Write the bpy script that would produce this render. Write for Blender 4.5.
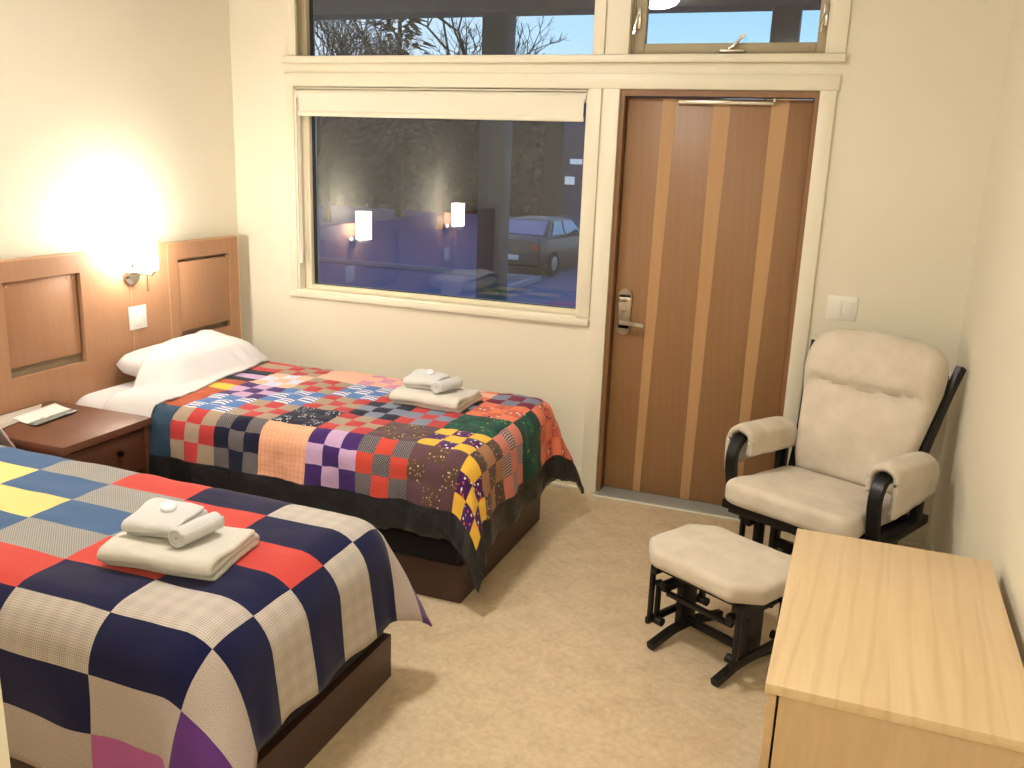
import bpy, bmesh, math, random
from mathutils import Vector, Matrix, noise
random.seed(7)
for o in list(bpy.data.objects): bpy.data.objects.remove(o)
scene = bpy.context.scene; C = scene.collection
PI = math.pi; R = math.radians

# ---------------------------------------------------------------- camera
cam = bpy.data.cameras.new('camera'); co = bpy.data.objects.new('camera', cam); C.objects.link(co)
F_PX, CAM, YAW, PITCH, ROLL = 896.66, (1.1975, -4.5264, 1.7916), R(-20.766), R(-14.377), R(2.06)
cam.sensor_fit = 'HORIZONTAL'; cam.sensor_width = 36; cam.lens = F_PX / 1024 * 36; cam.clip_start = .02; cam.clip_end = 500
sy, cy, sp, cp = math.sin(YAW), math.cos(YAW), math.sin(PITCH), math.cos(PITCH)
fw = Vector((sy*cp, cy*cp, sp)); rt = Vector((cy, -sy, 0)); up = rt.cross(fw)
r2 = math.cos(ROLL)*rt + math.sin(ROLL)*up; u2 = -math.sin(ROLL)*rt + math.cos(ROLL)*up
co.matrix_world = Matrix(((r2.x, u2.x, -fw.x, CAM[0]), (r2.y, u2.y, -fw.y, CAM[1]), (r2.z, u2.z, -fw.z, CAM[2]), (0, 0, 0, 1)))
scene.camera = co
# ---------------------------------------------------------------- dusk sky
w = bpy.data.worlds.new('dusk_sky'); scene.world = w; w.use_nodes = True
nt = w.node_tree; bg = nt.nodes['Background']; tc = nt.nodes.new('ShaderNodeTexCoord'); sep = nt.nodes.new('ShaderNodeSeparateXYZ')
cr = nt.nodes.new('ShaderNodeValToRGB'); cr.color_ramp.elements[0].position = 0.0; cr.color_ramp.elements[0].color = (.86, .93, 1, 1)
cr.color_ramp.elements[1].position = .6; cr.color_ramp.elements[1].color = (.12, .25, .62, 1)
e_ = cr.color_ramp.elements.new(.12); e_.color = (.42, .76, .98, 1)
nt.links.new(tc.outputs['Generated'], sep.inputs[0]); nt.links.new(sep.outputs['Z'], cr.inputs[0]); mr = nt.nodes.new('ShaderNodeMapRange'); mr.inputs[1].default_value = -.22; mr.inputs[2].default_value = -.62; mr.inputs[3].default_value = 0; mr.inputs[4].default_value = .75
mxs = nt.nodes.new('ShaderNodeMix'); mxs.data_type = 'RGBA'; mxs.inputs[7].default_value = (.88, .94, 1.05, 1)
nt.links.new(sep.outputs['X'], mr.inputs[0]); nt.links.new(mr.outputs[0], mxs.inputs[0]); nt.links.new(cr.outputs[0], mxs.inputs[6]); nt.links.new(mxs.outputs[2], bg.inputs[0])
bg.inputs[1].default_value = .66
# ---------------------------------------------------------------- exposure
vs = scene.view_settings; vs.view_transform = 'Standard'; vs.look = 'None'; vs.exposure = 1.08; vs.gamma = 1; vs.use_curve_mapping = False
CEIL_LAMP = 62.0; HALL_LAMP = 42.0; SCONCE = 36.0
LAMP_COL = (1.0, .955, .895)

# ---------------------------------------------------------------- helpers
def srgb(r, g, b):
    f = lambda c: (c/255/12.92 if c/255 <= .04045 else ((c/255+.055)/1.055)**2.4)
    return (f(r), f(g), f(b), 1)
class NT:
    def __init__(s, name):
        s.m = bpy.data.materials.new(name); s.m.use_nodes = True; s.t = s.m.node_tree; s.n = s.t.nodes; s.b = s.n['Principled BSDF']; s.out = s.n['Material Output']
    def N(s, typ, **k):
        n = s.n.new(typ)
        for a, v in k.items(): setattr(n, a, v)
        return n
    def L(s, a, b): s.t.links.new(a, b)
    def coord(s, kind='Object', scale=(1, 1, 1), rot=(0, 0, 0)):
        t = s.N('ShaderNodeTexCoord'); m = s.N('ShaderNodeMapping'); m.inputs['Scale'].default_value = scale; m.inputs['Rotation'].default_value = rot
        s.L(t.outputs[kind], m.inputs[0]); return m.outputs[0]
    def noise(s, vec, sc, det=3, rough=.5):
        n = s.N('ShaderNodeTexNoise'); n.inputs['Scale'].default_value = sc; n.inputs['Detail'].default_value = det; n.inputs['Roughness'].default_value = rough
        s.L(vec, n.inputs['Vector']); return n.outputs['Fac']
    def ramp(s, fac, stops, interp='LINEAR'):
        r = s.N('ShaderNodeValToRGB'); cr = r.color_ramp; cr.interpolation = interp
        while len(cr.elements) < len(stops): cr.elements.new(.5)
        for e, (p, c) in zip(cr.elements, stops): e.position = p; e.color = c
        s.L(fac, r.inputs[0]); return r.outputs[0]
    def mix(s, fac, a, b, mode='MIX'):
        m = s.N('ShaderNodeMix', data_type='RGBA', blend_type=mode)
        for i, v in ((0, fac), (6, a), (7, b)):
            if hasattr(v, 'type') or hasattr(v, 'links'): s.L(v, m.inputs[i])
            else: m.inputs[i].default_value = v
        return m.outputs[2]
    def bump(s, h, st=.2, d=.005):
        b = s.N('ShaderNodeBump'); b.inputs['Strength'].default_value = st; b.inputs['Distance'].default_value = d
        s.L(h, b.inputs['Height']); s.L(b.outputs[0], s.b.inputs['Normal'])
    def base(s, c, rough=.5, metal=0, spec=.5):
        if hasattr(c, 'links'): s.L(c, s.b.inputs['Base Color'])
        else: s.b.inputs['Base Color'].default_value = c
        s.b.inputs['Roughness'].default_value = rough; s.b.inputs['Metallic'].default_value = metal; s.b.inputs['Specular IOR Level'].default_value = spec
        return s.m
def dk(c, f): return (c[0]*f, c[1]*f, c[2]*f, 1)
def paint(name, c, rough=.6, sc=60, st=.08, var=.04):
    t = NT(name); v = t.coord(); n = t.noise(v, sc, 4); n2 = t.noise(v, 1.5, 2)
    t.base(t.mix(n2, dk(c, 1-var), dk(c, 1+var*.3)), rough); t.bump(n, st, .003); return t.m
def plain(name, c, rough=.5, metal=0, spec=.5):
    t = NT(name); v = t.coord(); n = t.noise(v, 25, 3)
    return t.base(t.mix(n, dk(c, .93), dk(c, 1.05)), rough, metal, spec)
def wood(name, c1, c2, scale=(1, 1, 1), rough=.4, streak=30, rings=3.0, bump=.05, wmix=.2):
    t = NT(name); v = t.coord('Object', scale)
    n = t.noise(v, 1.0, 2); fine = t.noise(t.coord('Object', tuple(a*streak/4 for a in scale)), 4, 4, .6)
    wv = t.N('ShaderNodeTexWave', wave_type='BANDS', bands_direction='DIAGONAL'); wv.inputs['Scale'].default_value = rings; wv.inputs['Distortion'].default_value = 5; wv.inputs['Detail'].default_value = 2
    t.L(v, wv.inputs[0])
    a = t.mix(t.mix(wmix, n, wv.outputs['Fac']), c1, c2); b = t.mix(t.ramp(fine, [(.35, (0, 0, 0, 1)), (.7, (1, 1, 1, 1))]), a, dk(c2, .88)); m = t.N('ShaderNodeMix', data_type='RGBA'); m.inputs[0].default_value = .5
    t.L(a, m.inputs[6]); t.L(b, m.inputs[7]); t.base(m.outputs[2], rough); t.bump(fine, bump, .002); return t.m
def emit(name, c, s):
    t = NT(name); t.b.inputs['Base Color'].default_value = (.9, .9, .9, 1); t.b.inputs['Emission Color'].default_value = (*c[:3], 1); t.b.inputs['Emission Strength'].default_value = s; return t.m

def fabric(name, kind, c1, c2=None, s=60, c3=None):
    t = NT(name); uv = t.coord('UV'); c2 = c2 or dk(c1, .8)
    weave = t.noise(uv, 700, 2); soft = t.noise(uv, 9, 3)
    if kind == 'solid': col = c1
    elif kind == 'check':
        ch = t.N('ShaderNodeTexChecker'); ch.inputs['Scale'].default_value = s; ch.inputs['Color1'].default_value = c1; ch.inputs['Color2'].default_value = c2; t.L(uv, ch.inputs[0]); col = ch.outputs[0]
    elif kind in ('stripe', 'stripe_v'):
        wv = t.N('ShaderNodeTexWave', bands_direction='X' if kind == 'stripe' else 'Y'); wv.inputs['Scale'].default_value = s; t.L(uv, wv.inputs[0]); col = t.ramp(wv.outputs['Fac'], [(0, c1), (.5, c2)], 'CONSTANT')
    elif kind == 'plaid':
        a = t.N('ShaderNodeTexWave', bands_direction='X'); b = t.N('ShaderNodeTexWave', bands_direction='Y')
        a2 = t.N('ShaderNodeTexWave', bands_direction='X'); b2 = t.N('ShaderNodeTexWave', bands_direction='Y')
        for n, k in ((a, s), (b, s), (a2, s*.12), (b2, s*.12)): n.inputs['Scale'].default_value = k; t.L(uv, n.inputs[0])
        fine = t.mix(.5, t.ramp(a.outputs['Fac'], [(0, c2), (.45, c1)]), t.ramp(b.outputs['Fac'], [(0, c2), (.45, c1)]))
        wide = t.mix(1.0, t.ramp(a2.outputs['Fac'], [(.4, (.87, .87, .87, 1)), (.6, (1, 1, 1, 1))]), t.ramp(b2.outputs['Fac'], [(.4, (.90, .90, .90, 1)), (.6, (1, 1, 1, 1))]), 'MULTIPLY')
        col = t.mix(.6, fine, wide, 'MULTIPLY')
    elif kind == 'speckle':
        n = t.noise(uv, 330, 3, .7); col = t.ramp(n, [(.42, c2), (.58, c1)])
    elif kind == 'floral':
        vo = t.N('ShaderNodeTexVoronoi'); vo.inputs['Scale'].default_value = s; t.L(uv, vo.inputs['Vector'])
        n = t.noise(uv, s*2.2, 2)
        add = t.N('ShaderNodeMath', operation='MULTIPLY_ADD'); t.L(n, add.inputs[0]); add.inputs[1].default_value = .55; t.L(vo.outputs['Distance'], add.inputs[2])
        flower = t.ramp(vo.outputs['Color'], [(0, c2), (.5, c3 or c2)], 'CONSTANT')
        col = t.mix(t.ramp(add.outputs[0], [(.52, (0, 0, 0, 1)), (.6, (1, 1, 1, 1))]), flower, c1)
    m = t.mix(.5, t.mix(soft, (.80, .80, .80, 1), (1.0, 1.0, 1.0, 1)), (1, 1, 1, 1)); c = t.mix(1.0, col, m, 'MULTIPLY')
    t.base(c, .92, 0, .15); t.b.inputs['Sheen Weight'].default_value = .12; t.bump(weave, .25, .002); return t.m

def finish(name, bm, mats, parent=None, smooth=True, angle=40):
    me = bpy.data.meshes.new(name); bmesh.ops.recalc_face_normals(bm, faces=bm.faces); bm.to_mesh(me); bm.free()
    for m in (mats if isinstance(mats, (list, tuple)) else [mats]): me.materials.append(m)
    if smooth:
        for p in me.polygons: p.use_smooth = True
        try: me.set_sharp_from_angle(angle=R(angle))
        except Exception: pass
    o = bpy.data.objects.new(name, me); C.objects.link(o)
    if parent: o.parent = parent
    return o
def finish_raw(name, bm, mats, parent=None):
    me = bpy.data.meshes.new(name); bm.to_mesh(me); bm.free()
    for m in (mats if isinstance(mats, (list, tuple)) else [mats]): me.materials.append(m)
    for p in me.polygons: p.use_smooth = True
    o = bpy.data.objects.new(name, me); C.objects.link(o)
    if parent: o.parent = parent
    return o
def box(bm, x0, x1, y0, y1, z0, z1, bev=0, mat=0, M=None, seg=2):
    r = bmesh.ops.create_cube(bm, size=1); vs_ = r['verts']
    for v in vs_:
        v.co = Vector(((x0+x1)/2+v.co.x*(x1-x0), (y0+y1)/2+v.co.y*(y1-y0), (z0+z1)/2+v.co.z*(z1-z0)))
    fs = set(f for v in vs_ for f in v.link_faces)
    if bev:
        es = list(set(e for v in vs_ for e in v.link_edges))
        g = bmesh.ops.bevel(bm, geom=es, offset=bev, segments=seg, affect='EDGES', profile=.5)
        fs = set(g['faces']) | set(f for f in fs if f.is_valid)
        vs_ = list(set(v for f in fs for v in f.verts))
    for f in fs:
        if f.is_valid: f.material_index = mat
    if M is not None:
        for v in set(v for f in fs if f.is_valid for v in f.verts): v.co = M @ v.co
def bx(name, dims, mat, parent=None, bev=.002):
    bm = bmesh.new(); box(bm, *dims, bev=bev); return finish(name, bm, mat, parent)
def cyl(bm, p0, p1, r0, r1=None, n=24, caps=True, mat=0):
    p0, p1 = Vector(p0), Vector(p1); r1 = r0 if r1 is None else r1; d = (p1-p0).normalized()
    a = d.orthogonal().normalized(); b = d.cross(a)
    A = [bm.verts.new(p0+(a*math.cos(2*PI*i/n)+b*math.sin(2*PI*i/n))*r0) for i in range(n)]
    B = [bm.verts.new(p1+(a*math.cos(2*PI*i/n)+b*math.sin(2*PI*i/n))*r1) for i in range(n)]
    for i in range(n):
        f = bm.faces.new((A[i], A[(i+1) % n], B[(i+1) % n], B[i])); f.material_index = mat
    if caps: bm.faces.new(A[::-1]).material_index = mat; bm.faces.new(B).material_index = mat
def lathe(bm, prof, c, n=32, mat=0, outline=None):
    """prof: (radius or scale, z); outline(theta) -> radius vector"""
    rings = []
    for r, z in prof:
        ring = []
        for i in range(n):
            th = 2*PI*i/n; x, y = outline(th) if outline else (math.cos(th), math.sin(th))
            ring.append(bm.verts.new((c[0]+x*r, c[1]+y*r, c[2]+z)))
        rings.append(ring)
    for a, b in zip(rings, rings[1:]):
        for i in range(n): bm.faces.new((a[i], a[(i+1) % n], b[(i+1) % n], b[i])).material_index = mat
    bm.faces.new(rings[0][::-1]).material_index = mat; bm.faces.new(rings[-1]).material_index = mat
def sweep(bm, pts, wd, th, side=Vector((1, 0, 0)), bev=0):
    """flat bar of width wd (along side) and thickness th along a path"""
    rings = []
    for i, p in enumerate(pts):
        p = Vector(p); a = Vector(pts[max(i-1, 0)]); b = Vector(pts[min(i+1, len(pts)-1)]); d = (b-a).normalized(); nrm = d.cross(side).normalized()
        W = wd[i] if isinstance(wd, (list, tuple)) else wd; c = min(W, th)*.18
        prof = [(-W/2+c, -th/2), (W/2-c, -th/2), (W/2, -th/2+c), (W/2, th/2-c), (W/2-c, th/2), (-W/2+c, th/2), (-W/2, th/2-c), (-W/2, -th/2+c)]
        rings.append([bm.verts.new(p+side*x+nrm*y) for x, y in prof])
    for a, b in zip(rings, rings[1:]):
        for i in range(8): bm.faces.new((a[i], a[(i+1) % 8], b[(i+1) % 8], b[i]))
    bm.faces.new(rings[0][::-1]); bm.faces.new(rings[-1])
def spline(pts, n=8):
    out = []; P = [Vector(p) for p in pts]; P = [2*P[0]-P[1]]+P+[2*P[-1]-P[-2]]
    for i in range(1, len(P)-2):
        for k in range(n):
            t = k/n; a, b, c, d = P[i-1:i+3]
            out.append(.5*((2*b)+(-a+c)*t+(2*a-5*b+4*c-d)*t*t+(-a+3*b-3*c+d)*t**3))
    out.append(P[-2]); return out
def tag(o, label, cat, group=None):
    o['label'] = label; o['category'] = cat
    if group: o['group'] = group
    return o
def thing(name, label, cat, loc=(0, 0, 0), rz=0, group=None):
    o = bpy.data.objects.new(name, None); C.objects.link(o); o.location = loc; o.rotation_euler = (0, 0, rz); o.empty_display_size = .1
    return tag(o, label, cat, group)
def struct(o): o['kind'] = 'structure'; return o
def sempty(name, loc=(0, 0, 0)):
    o = bpy.data.objects.new(name, None); C.objects.link(o); o.location = loc; return struct(o)
def copy_tree(o, parent=None):
    c = o.copy(); C.objects.link(c)
    if parent: c.parent = parent
    for ch in list(o.children): copy_tree(ch, c)
    return c
def n3(x, y, z, s=1): return noise.noise(Vector((x*s, y*s, z*s)))

# ---------------------------------------------------------------- materials
M = {}
M['wall'] = paint('cream_wall_paint', srgb(234, 228, 208), .55, 140, .10, .03)
M['trim'] = paint('cream_trim_paint', srgb(236, 229, 208), .38, 30, .04, .03)
M['ceil'] = paint('white_ceiling_paint', srgb(238, 234, 222), .8)
def floor_mat():
    t = NT('mottled_beige_linoleum'); v = t.coord()
    a = t.noise(v, 9, 6, .65); b = t.noise(t.coord('Object', (1, 1, 1), (0, 0, .6)), 38, 5, .7); c = t.noise(v, 1.6, 2)
    c1 = t.ramp(a, [(.34, srgb(193, 170, 136)), (.5, srgb(210, 189, 156)), (.66, srgb(220, 201, 168))])
    c2 = t.ramp(b, [(.38, srgb(190, 167, 132)), (.55, srgb(214, 193, 160)), (.68, srgb(226, 210, 180))])
    t.base(t.mix(.45, c1, c2), .38); t.bump(b, .03, .002); return t.m
M['floor'] = floor_mat()
M['hb'] = wood('headboard_beech_veneer', srgb(188, 143, 108), srgb(174, 128, 94), (14, 14, 1.0), .5, 30, 1.2)
M['hb_edge'] = wood('headboard_pale_edge', srgb(218, 172, 130), srgb(205, 155, 112), (14, 14, 1), .4)
M['hb_recess'] = paint('headboard_slot_backing', srgb(168, 150, 122), .7)
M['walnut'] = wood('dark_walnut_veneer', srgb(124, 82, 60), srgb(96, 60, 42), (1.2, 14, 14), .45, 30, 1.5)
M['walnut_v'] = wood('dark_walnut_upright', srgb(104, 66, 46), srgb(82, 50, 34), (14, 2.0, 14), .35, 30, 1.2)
M['plinth'] = wood('espresso_bed_plinth', srgb(76, 50, 39), srgb(58, 38, 30), (14, 1.2, 14), .45, 30, 1.5)
def maple():
    t = NT('pale_maple_boards'); v = t.coord(); sx = t.N('ShaderNodeSeparateXYZ'); t.L(v, sx.inputs[0])
    m1 = t.N('ShaderNodeMath', operation='MULTIPLY'); m1.inputs[1].default_value = 9.5; t.L(sx.outputs['X'], m1.inputs[0]); fl = t.N('ShaderNodeMath', operation='FLOOR'); t.L(m1.outputs[0], fl.inputs[0])
    wn_ = t.N('ShaderNodeTexWhiteNoise', noise_dimensions='1D'); t.L(fl.outputs[0], wn_.inputs['W'])
    g = t.noise(t.coord('Object', (26, 1.6, 26)), 1.6, 5, .62); big = t.N('ShaderNodeTexWave', wave_type='RINGS', rings_direction='Z'); big.inputs['Scale'].default_value = 1.1; big.inputs['Distortion'].default_value = 4.5; big.inputs['Detail'].default_value = 2.5
    cm = t.N('ShaderNodeCombineXYZ'); sc = t.N('ShaderNodeVectorMath', operation='ADD'); t.L(wn_.outputs['Value'], cm.inputs[1]); t.L(t.coord('Object', (5.5, 1.0, 5.5)), sc.inputs[0]); t.L(cm.outputs[0], sc.inputs[1]); t.L(sc.outputs[0], big.inputs[0])
    base = t.mix(wn_.outputs['Value'], srgb(214, 185, 141), srgb(225, 199, 158)); gr = t.mix(t.ramp(g, [(.35, (0, 0, 0, 1)), (.65, (1, 1, 1, 1))]), srgb(206, 174, 128), srgb(228, 204, 164))
    rg = t.mix(t.ramp(big.outputs['Fac'], [(0, (0, 0, 0, 1)), (.25, (1, 1, 1, 1))]), srgb(204, 172, 126), srgb(224, 198, 157))
    t.base(t.mix(.33, t.mix(.45, base, gr), rg), .36); t.bump(g, .03, .002); return t.m
M['maple'] = maple()
M['maple_side'] = wood('pale_maple_side_panel', srgb(212, 182, 142), srgb(200, 168, 126), (6, 6, 1.0), .36, 12, 1.1, .02)
M['door'] = wood('fir_door_veneer', srgb(160, 121, 84), srgb(142, 104, 68), (16, 16, .8), .38, 40, 1.0)
M['door2'] = wood('fir_door_veneer_dark', srgb(152, 97, 60), srgb(138, 84, 50), (16, 16, .8), .38, 40, 1.0)
M['inlay'] = wood('pale_inlay_veneer', srgb(190, 150, 106), srgb(180, 140, 96), (16, 16, .8), .38, 40, 1.0)
M['jamb'] = wood('fir_jamb', srgb(150, 110, 74), srgb(130, 92, 60), (16, 16, .8), .45, 40, 1.0)
M['blackwood'] = plain('black_lacquered_wood', srgb(20, 18, 18), .38, 0, .35)
M['suede'] = fabric('beige_microsuede', 'solid', srgb(214, 202, 182))
def suede():
    t = NT('beige_microfibre'); v = t.coord(); n = t.noise(v, 7, 4, .6); f = t.noise(v, 300, 2)
    t.base(t.ramp(n, [(.3, srgb(201, 189, 170)), (.7, srgb(222, 211, 194))]), .95, 0, .1); t.b.inputs['Sheen Weight'].default_value = .25; t.bump(f, .15, .002); return t.m
M['suede'] = suede()
M['nickel'] = plain('brushed_nickel', srgb(178, 168, 150), .32, 1)
M['alu'] = plain('ribbed_aluminium', srgb(176, 174, 166), .4, .45)
M['chrome'] = plain('satin_chrome', srgb(205, 200, 190), .22, 1)
M['white'] = plain('white_plastic', srgb(240, 236, 226), .35)
M['taupe'] = paint('taupe_window_frame', srgb(176, 163, 134), .5)
M['vinyl'] = paint('cream_window_frame', srgb(226, 217, 190), .42)
M['gasket'] = plain('black_gasket', srgb(35, 35, 38), .6)
M['blind'] = fabric('white_blind_fabric', 'solid', srgb(240, 235, 218))
def linen(name, c):
    t = NT(name); v = t.coord(); f = t.noise(v, 500, 2); n = t.noise(v, 5, 5, .6)
    t.base(c, .85, 0, .2); t.b.inputs['Sheen Weight'].default_value = .1; t.bump(t.mix(.85, f, n), .35, .008); return t.m
M['sheet'] = linen('white_cotton_sheet', srgb(212, 209, 210))
def terry(name='cream_terry_cloth', c1=srgb(240, 233, 218), c2=srgb(249, 244, 232)):
    t = NT(name); v = t.coord(); f = t.noise(v, 420, 3, .7); n = t.noise(v, 40, 2)
    t.base(t.mix(n, c1, c2), 1, 0, .1); t.b.inputs['Sheen Weight'].default_value = .4; t.bump(t.mix(.4, f, n), 1.0, .010); return t.m
M['terry'] = terry()
M['terry_w'] = terry('white_terry_cloth', srgb(241, 240, 238), srgb(250, 249, 247))
def satin():
    t = NT('black_satin_border'); v = t.coord(); n = t.noise(v, 12, 4, .6)
    t.base(srgb(37, 37, 38), .38, 0, .5); t.bump(n, .5, .02); return t.m
M['satin'] = satin()
M['boxspring'] = fabric('black_bed_base_cloth', 'solid', srgb(28, 25, 27))
M['lining'] = fabric('pale_quilt_lining', 'solid', srgb(205, 196, 178))
def glass(name, refl=1.0):
    t = NT(name); tr = t.N('ShaderNodeBsdfTransparent'); gl = t.N('ShaderNodeBsdfGlossy'); gl.inputs['Roughness'].default_value = 0.0
    fr = t.N('ShaderNodeFresnel'); fr.inputs['IOR'].default_value = 1.52; mu = t.N('ShaderNodeMath', operation='MULTIPLY'); mu.inputs[1].default_value = refl; mu.use_clamp = True
    t.L(fr.outputs[0], mu.inputs[0]); mx = t.N('ShaderNodeMixShader'); t.L(mu.outputs[0], mx.inputs[0]); t.L(tr.outputs[0], mx.inputs[1]); t.L(gl.outputs[0], mx.inputs[2]); t.L(mx.outputs[0], t.out.inputs['Surface'])
    tr.inputs[0].default_value = (.86, .88, .9, 1); return t.m
M['glass'] = glass('double_glazing', 1.5)

# ================================================================ ROOM SHELL
XL, XR, CZ, YN, YH = -2.33, 1.675, 2.95, -3.73, -6.2
W0, W1 = -1.906, -.163   # main window opening
H = 2.12
bm = bmesh.new(); box(bm, XL-.15, XR+.15, YH-.1, .16, -.12, 0); struct(finish('floor', bm, M['floor'], smooth=False))
bm = bmesh.new(); box(bm, XL-.15, XR+.15, YH-.1, .16, CZ, CZ+.1); struct(finish('ceiling', bm, M['ceil'], smooth=False))
bm = bmesh.new(); box(bm, XL-.12, XL, YN-.12, .16, 0, CZ); struct(finish('wall_left', bm, M['wall'], smooth=False))
bm = bmesh.new(); box(bm, XR, XR+.12, YH-.1, .16, 0, CZ); struct(finish('wall_right', bm, M['wall'], smooth=False))
bm = bmesh.new(); box(bm, XL, .136, YN-.12, YN, 0, CZ); box(bm, .016, .136, YH, YN-.12, 0, CZ); struct(finish('wall_near', bm, M['wall'], smooth=False))
bm = bmesh.new(); box(bm, .016, XR, YH-.1, YH, 0, CZ); struct(finish('wall_hall', bm, M['wall'], smooth=False))
UZ0, UZ1 = 2.262, 2.86
bm = bmesh.new()   # back wall built round its openings, .14 thick
def bw(x0, x1, z0, z1): box(bm, x0, x1, 0, .14, z0, z1)
bw(XL, W0, 0, CZ); bw(W0, W1, 0, .955); bw(W1, 0, 0, UZ0); bw(.94, XR, 0, CZ); bw(W0, W1, H-.005, UZ0); bw(0, .94, H, UZ0)
bw(W0, .94, UZ1, CZ); bw(W1+.01, .03, UZ0, UZ1)
struct(finish('wall_back', bm, M['wall'], smooth=False))
# trims
def trim(i, dims, bev=.003): return struct(bx('trim_%d' % i, dims, M['trim'], None, bev))
trim(1, (-1.967, 1.033, -.034, 0, 2.243, 2.280), .006)                       # ledge under the upper windows
trim(2, (-1.960, 1.020, -.016, 0, 2.121, 2.192))                             # head casing
trim(3, (W0-.05, W0, -.008, 0, .97, 2.121))
trim(4, (W1, -.094, -.014, 0, .97, 2.121))
trim(5, (-.084, 0, -.018, 0, 0, 2.121)); trim(6, (.94, 1.012, -.018, 0, 0, 2.121))
trim(7, (W1+.01, -.094, -.014, 0, 2.282, UZ1+.02)); trim(8, (-.084, .03, -.018, 0, 2.282, UZ1+.02)); trim(9, (.955, 1.028, -.014, 0, 2.282, UZ1+.02))
trim(10, (-1.93, -1.88, -.014, 0, 2.282, UZ1+.02)); trim(11, (-1.95, 1.04, -.016, 0, UZ1+.02, CZ-.0))
def baseboard(name, pts_dims):
    bm = bmesh.new()
    for d in pts_dims: box(bm, *d, bev=.004)
    return struct(finish(name, bm, M['trim']))
baseboard('baseboard_back', [(XL, -.084, -.013, 0, 0, .125), (XL, -.096, -.026, -.001, 0, .022), (1.012, XR, -.013, 0, 0, .125), (1.012, XR, -.026, -.001, 0, .022)])
baseboard('baseboard_right', [(XR-.013, XR, YH, -.014, 0, .125), (XR-.024, XR-.001, YH, -.027, 0, .022)])
baseboard('baseboard_left', [(XL, XL+.013, YN, -.014, 0, .125)])

# ================================================================ WINDOWS
# main window
wn = sempty('window_1')
bm = bmesh.new()
box(bm, W0, W1, -.012, .0, .918, .97, .004); box(bm, W0-.052, -.094, -.028, .0, .922, .957, .006)
finish('window_sill', bm, M['trim'], wn)
bm = bmesh.new()   # reveal lining
box(bm, W0-.0, W0+.012, 0, .13, .955, H); box(bm, W1-.010, W1, 0, .13, .955, H); box(bm, W0, W1, 0, .13, H-.012, H); box(bm, W0, W1, 0, .13, .955, .967)
finish('window_reveal', bm, M['trim'], wn, False)
def frame_rect(name, x0, x1, z0, z1, y0, y1, wd, mat, parent, bev=.003):
    bm = bmesh.new(); l, r_, b, t = wd
    box(bm, x0, x0+l, y0, y1, z0, z1, bev); box(bm, x1-r_, x1, y0, y1, z0, z1, bev); box(bm, x0+l-.001, x1-r_+.001, y0+.001, y1, z0, z0+b, bev); box(bm, x0+l-.001, x1-r_+.001, y0+.001, y1, z1-t, z1, bev)
    return finish(name, bm, mat, parent)
frame_rect('window_frame', W0+.012, W1-.010, .967, H-.012, .05, .13, (.050, .016, .026, .04), M['vinyl'], wn)
frame_rect('gasket', -1.846, W1-.024, .990, H-.05, .078, .095, (.014, .006, .006, .01), M['gasket'], wn, 0)
bm = bmesh.new(); box(bm, -1.84, W1-.026, .084, .088, .99, H-.05); finish('window_pane', bm, M['glass'], wn, False)
# upper fixed window
wu = sempty('window_2')
frame_rect('window_frame', -1.906, W1+.01, UZ0+.018, UZ1, .045, .13, (.062, .006, .008, .03), M['taupe'], wu)
frame_rect('gasket', -1.847, W1+.004, UZ0+.024, UZ1-.03, .078, .095, (.016, .004, .004, .01), M['gasket'], wu, 0)
bm = bmesh.new(); box(bm, -1.84, W1+.002, .084, .088, UZ0+.026, UZ1-.03); finish('window_pane', bm, M['glass'], wu, False)
# transom over the door: awning sash
wt = sempty('window_3')
frame_rect('window_frame', .03, .955, UZ0+.018, UZ1, .03, .13, (.012, .012, .012, .012), M['taupe'], wt)
frame_rect('sash', .043, .942, UZ0+.03, UZ1-.012, .035, .085, (.053, .045, .044, .045), M['taupe'], wt, .005)
bm = bmesh.new(); box(bm, .09, .9, .060, .064, UZ0+.07, UZ1-.05); finish('window_pane', bm, M['glass'], wt, False)
bm = bmesh.new(); box(bm, .46, .58, .014, .034, UZ0+.028, UZ0+.046, .005); finish('crank_base', bm, M['nickel'], wt)
bm = bmesh.new(); sweep(bm, spline([(.505, .02, UZ0+.045), (.53, .008, UZ0+.06), (.555, -.002, UZ0+.085), (.568, -.004, UZ0+.10)], 4), .018, .012, Vector((0, 1, 0))); cyl(bm, (.568, -.012, UZ0+.10), (.568, .008, UZ0+.10), .011, n=12); finish('crank_handle', bm, M['chrome'], wt)
for s, x in ((-1, .062), (1, .925)):
    bm = bmesh.new(); box(bm, x-.012, x+.012, .018, .036, 2.40, 2.50, .004); sweep(bm, [(x-.0, .016, 2.47), (x-.01*1, .006, 2.42), (x-.016, .004, 2.375)], .014, .01, Vector((0, 1, 0))); finish('sash_latch', bm, M['chrome'], wt)
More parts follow.
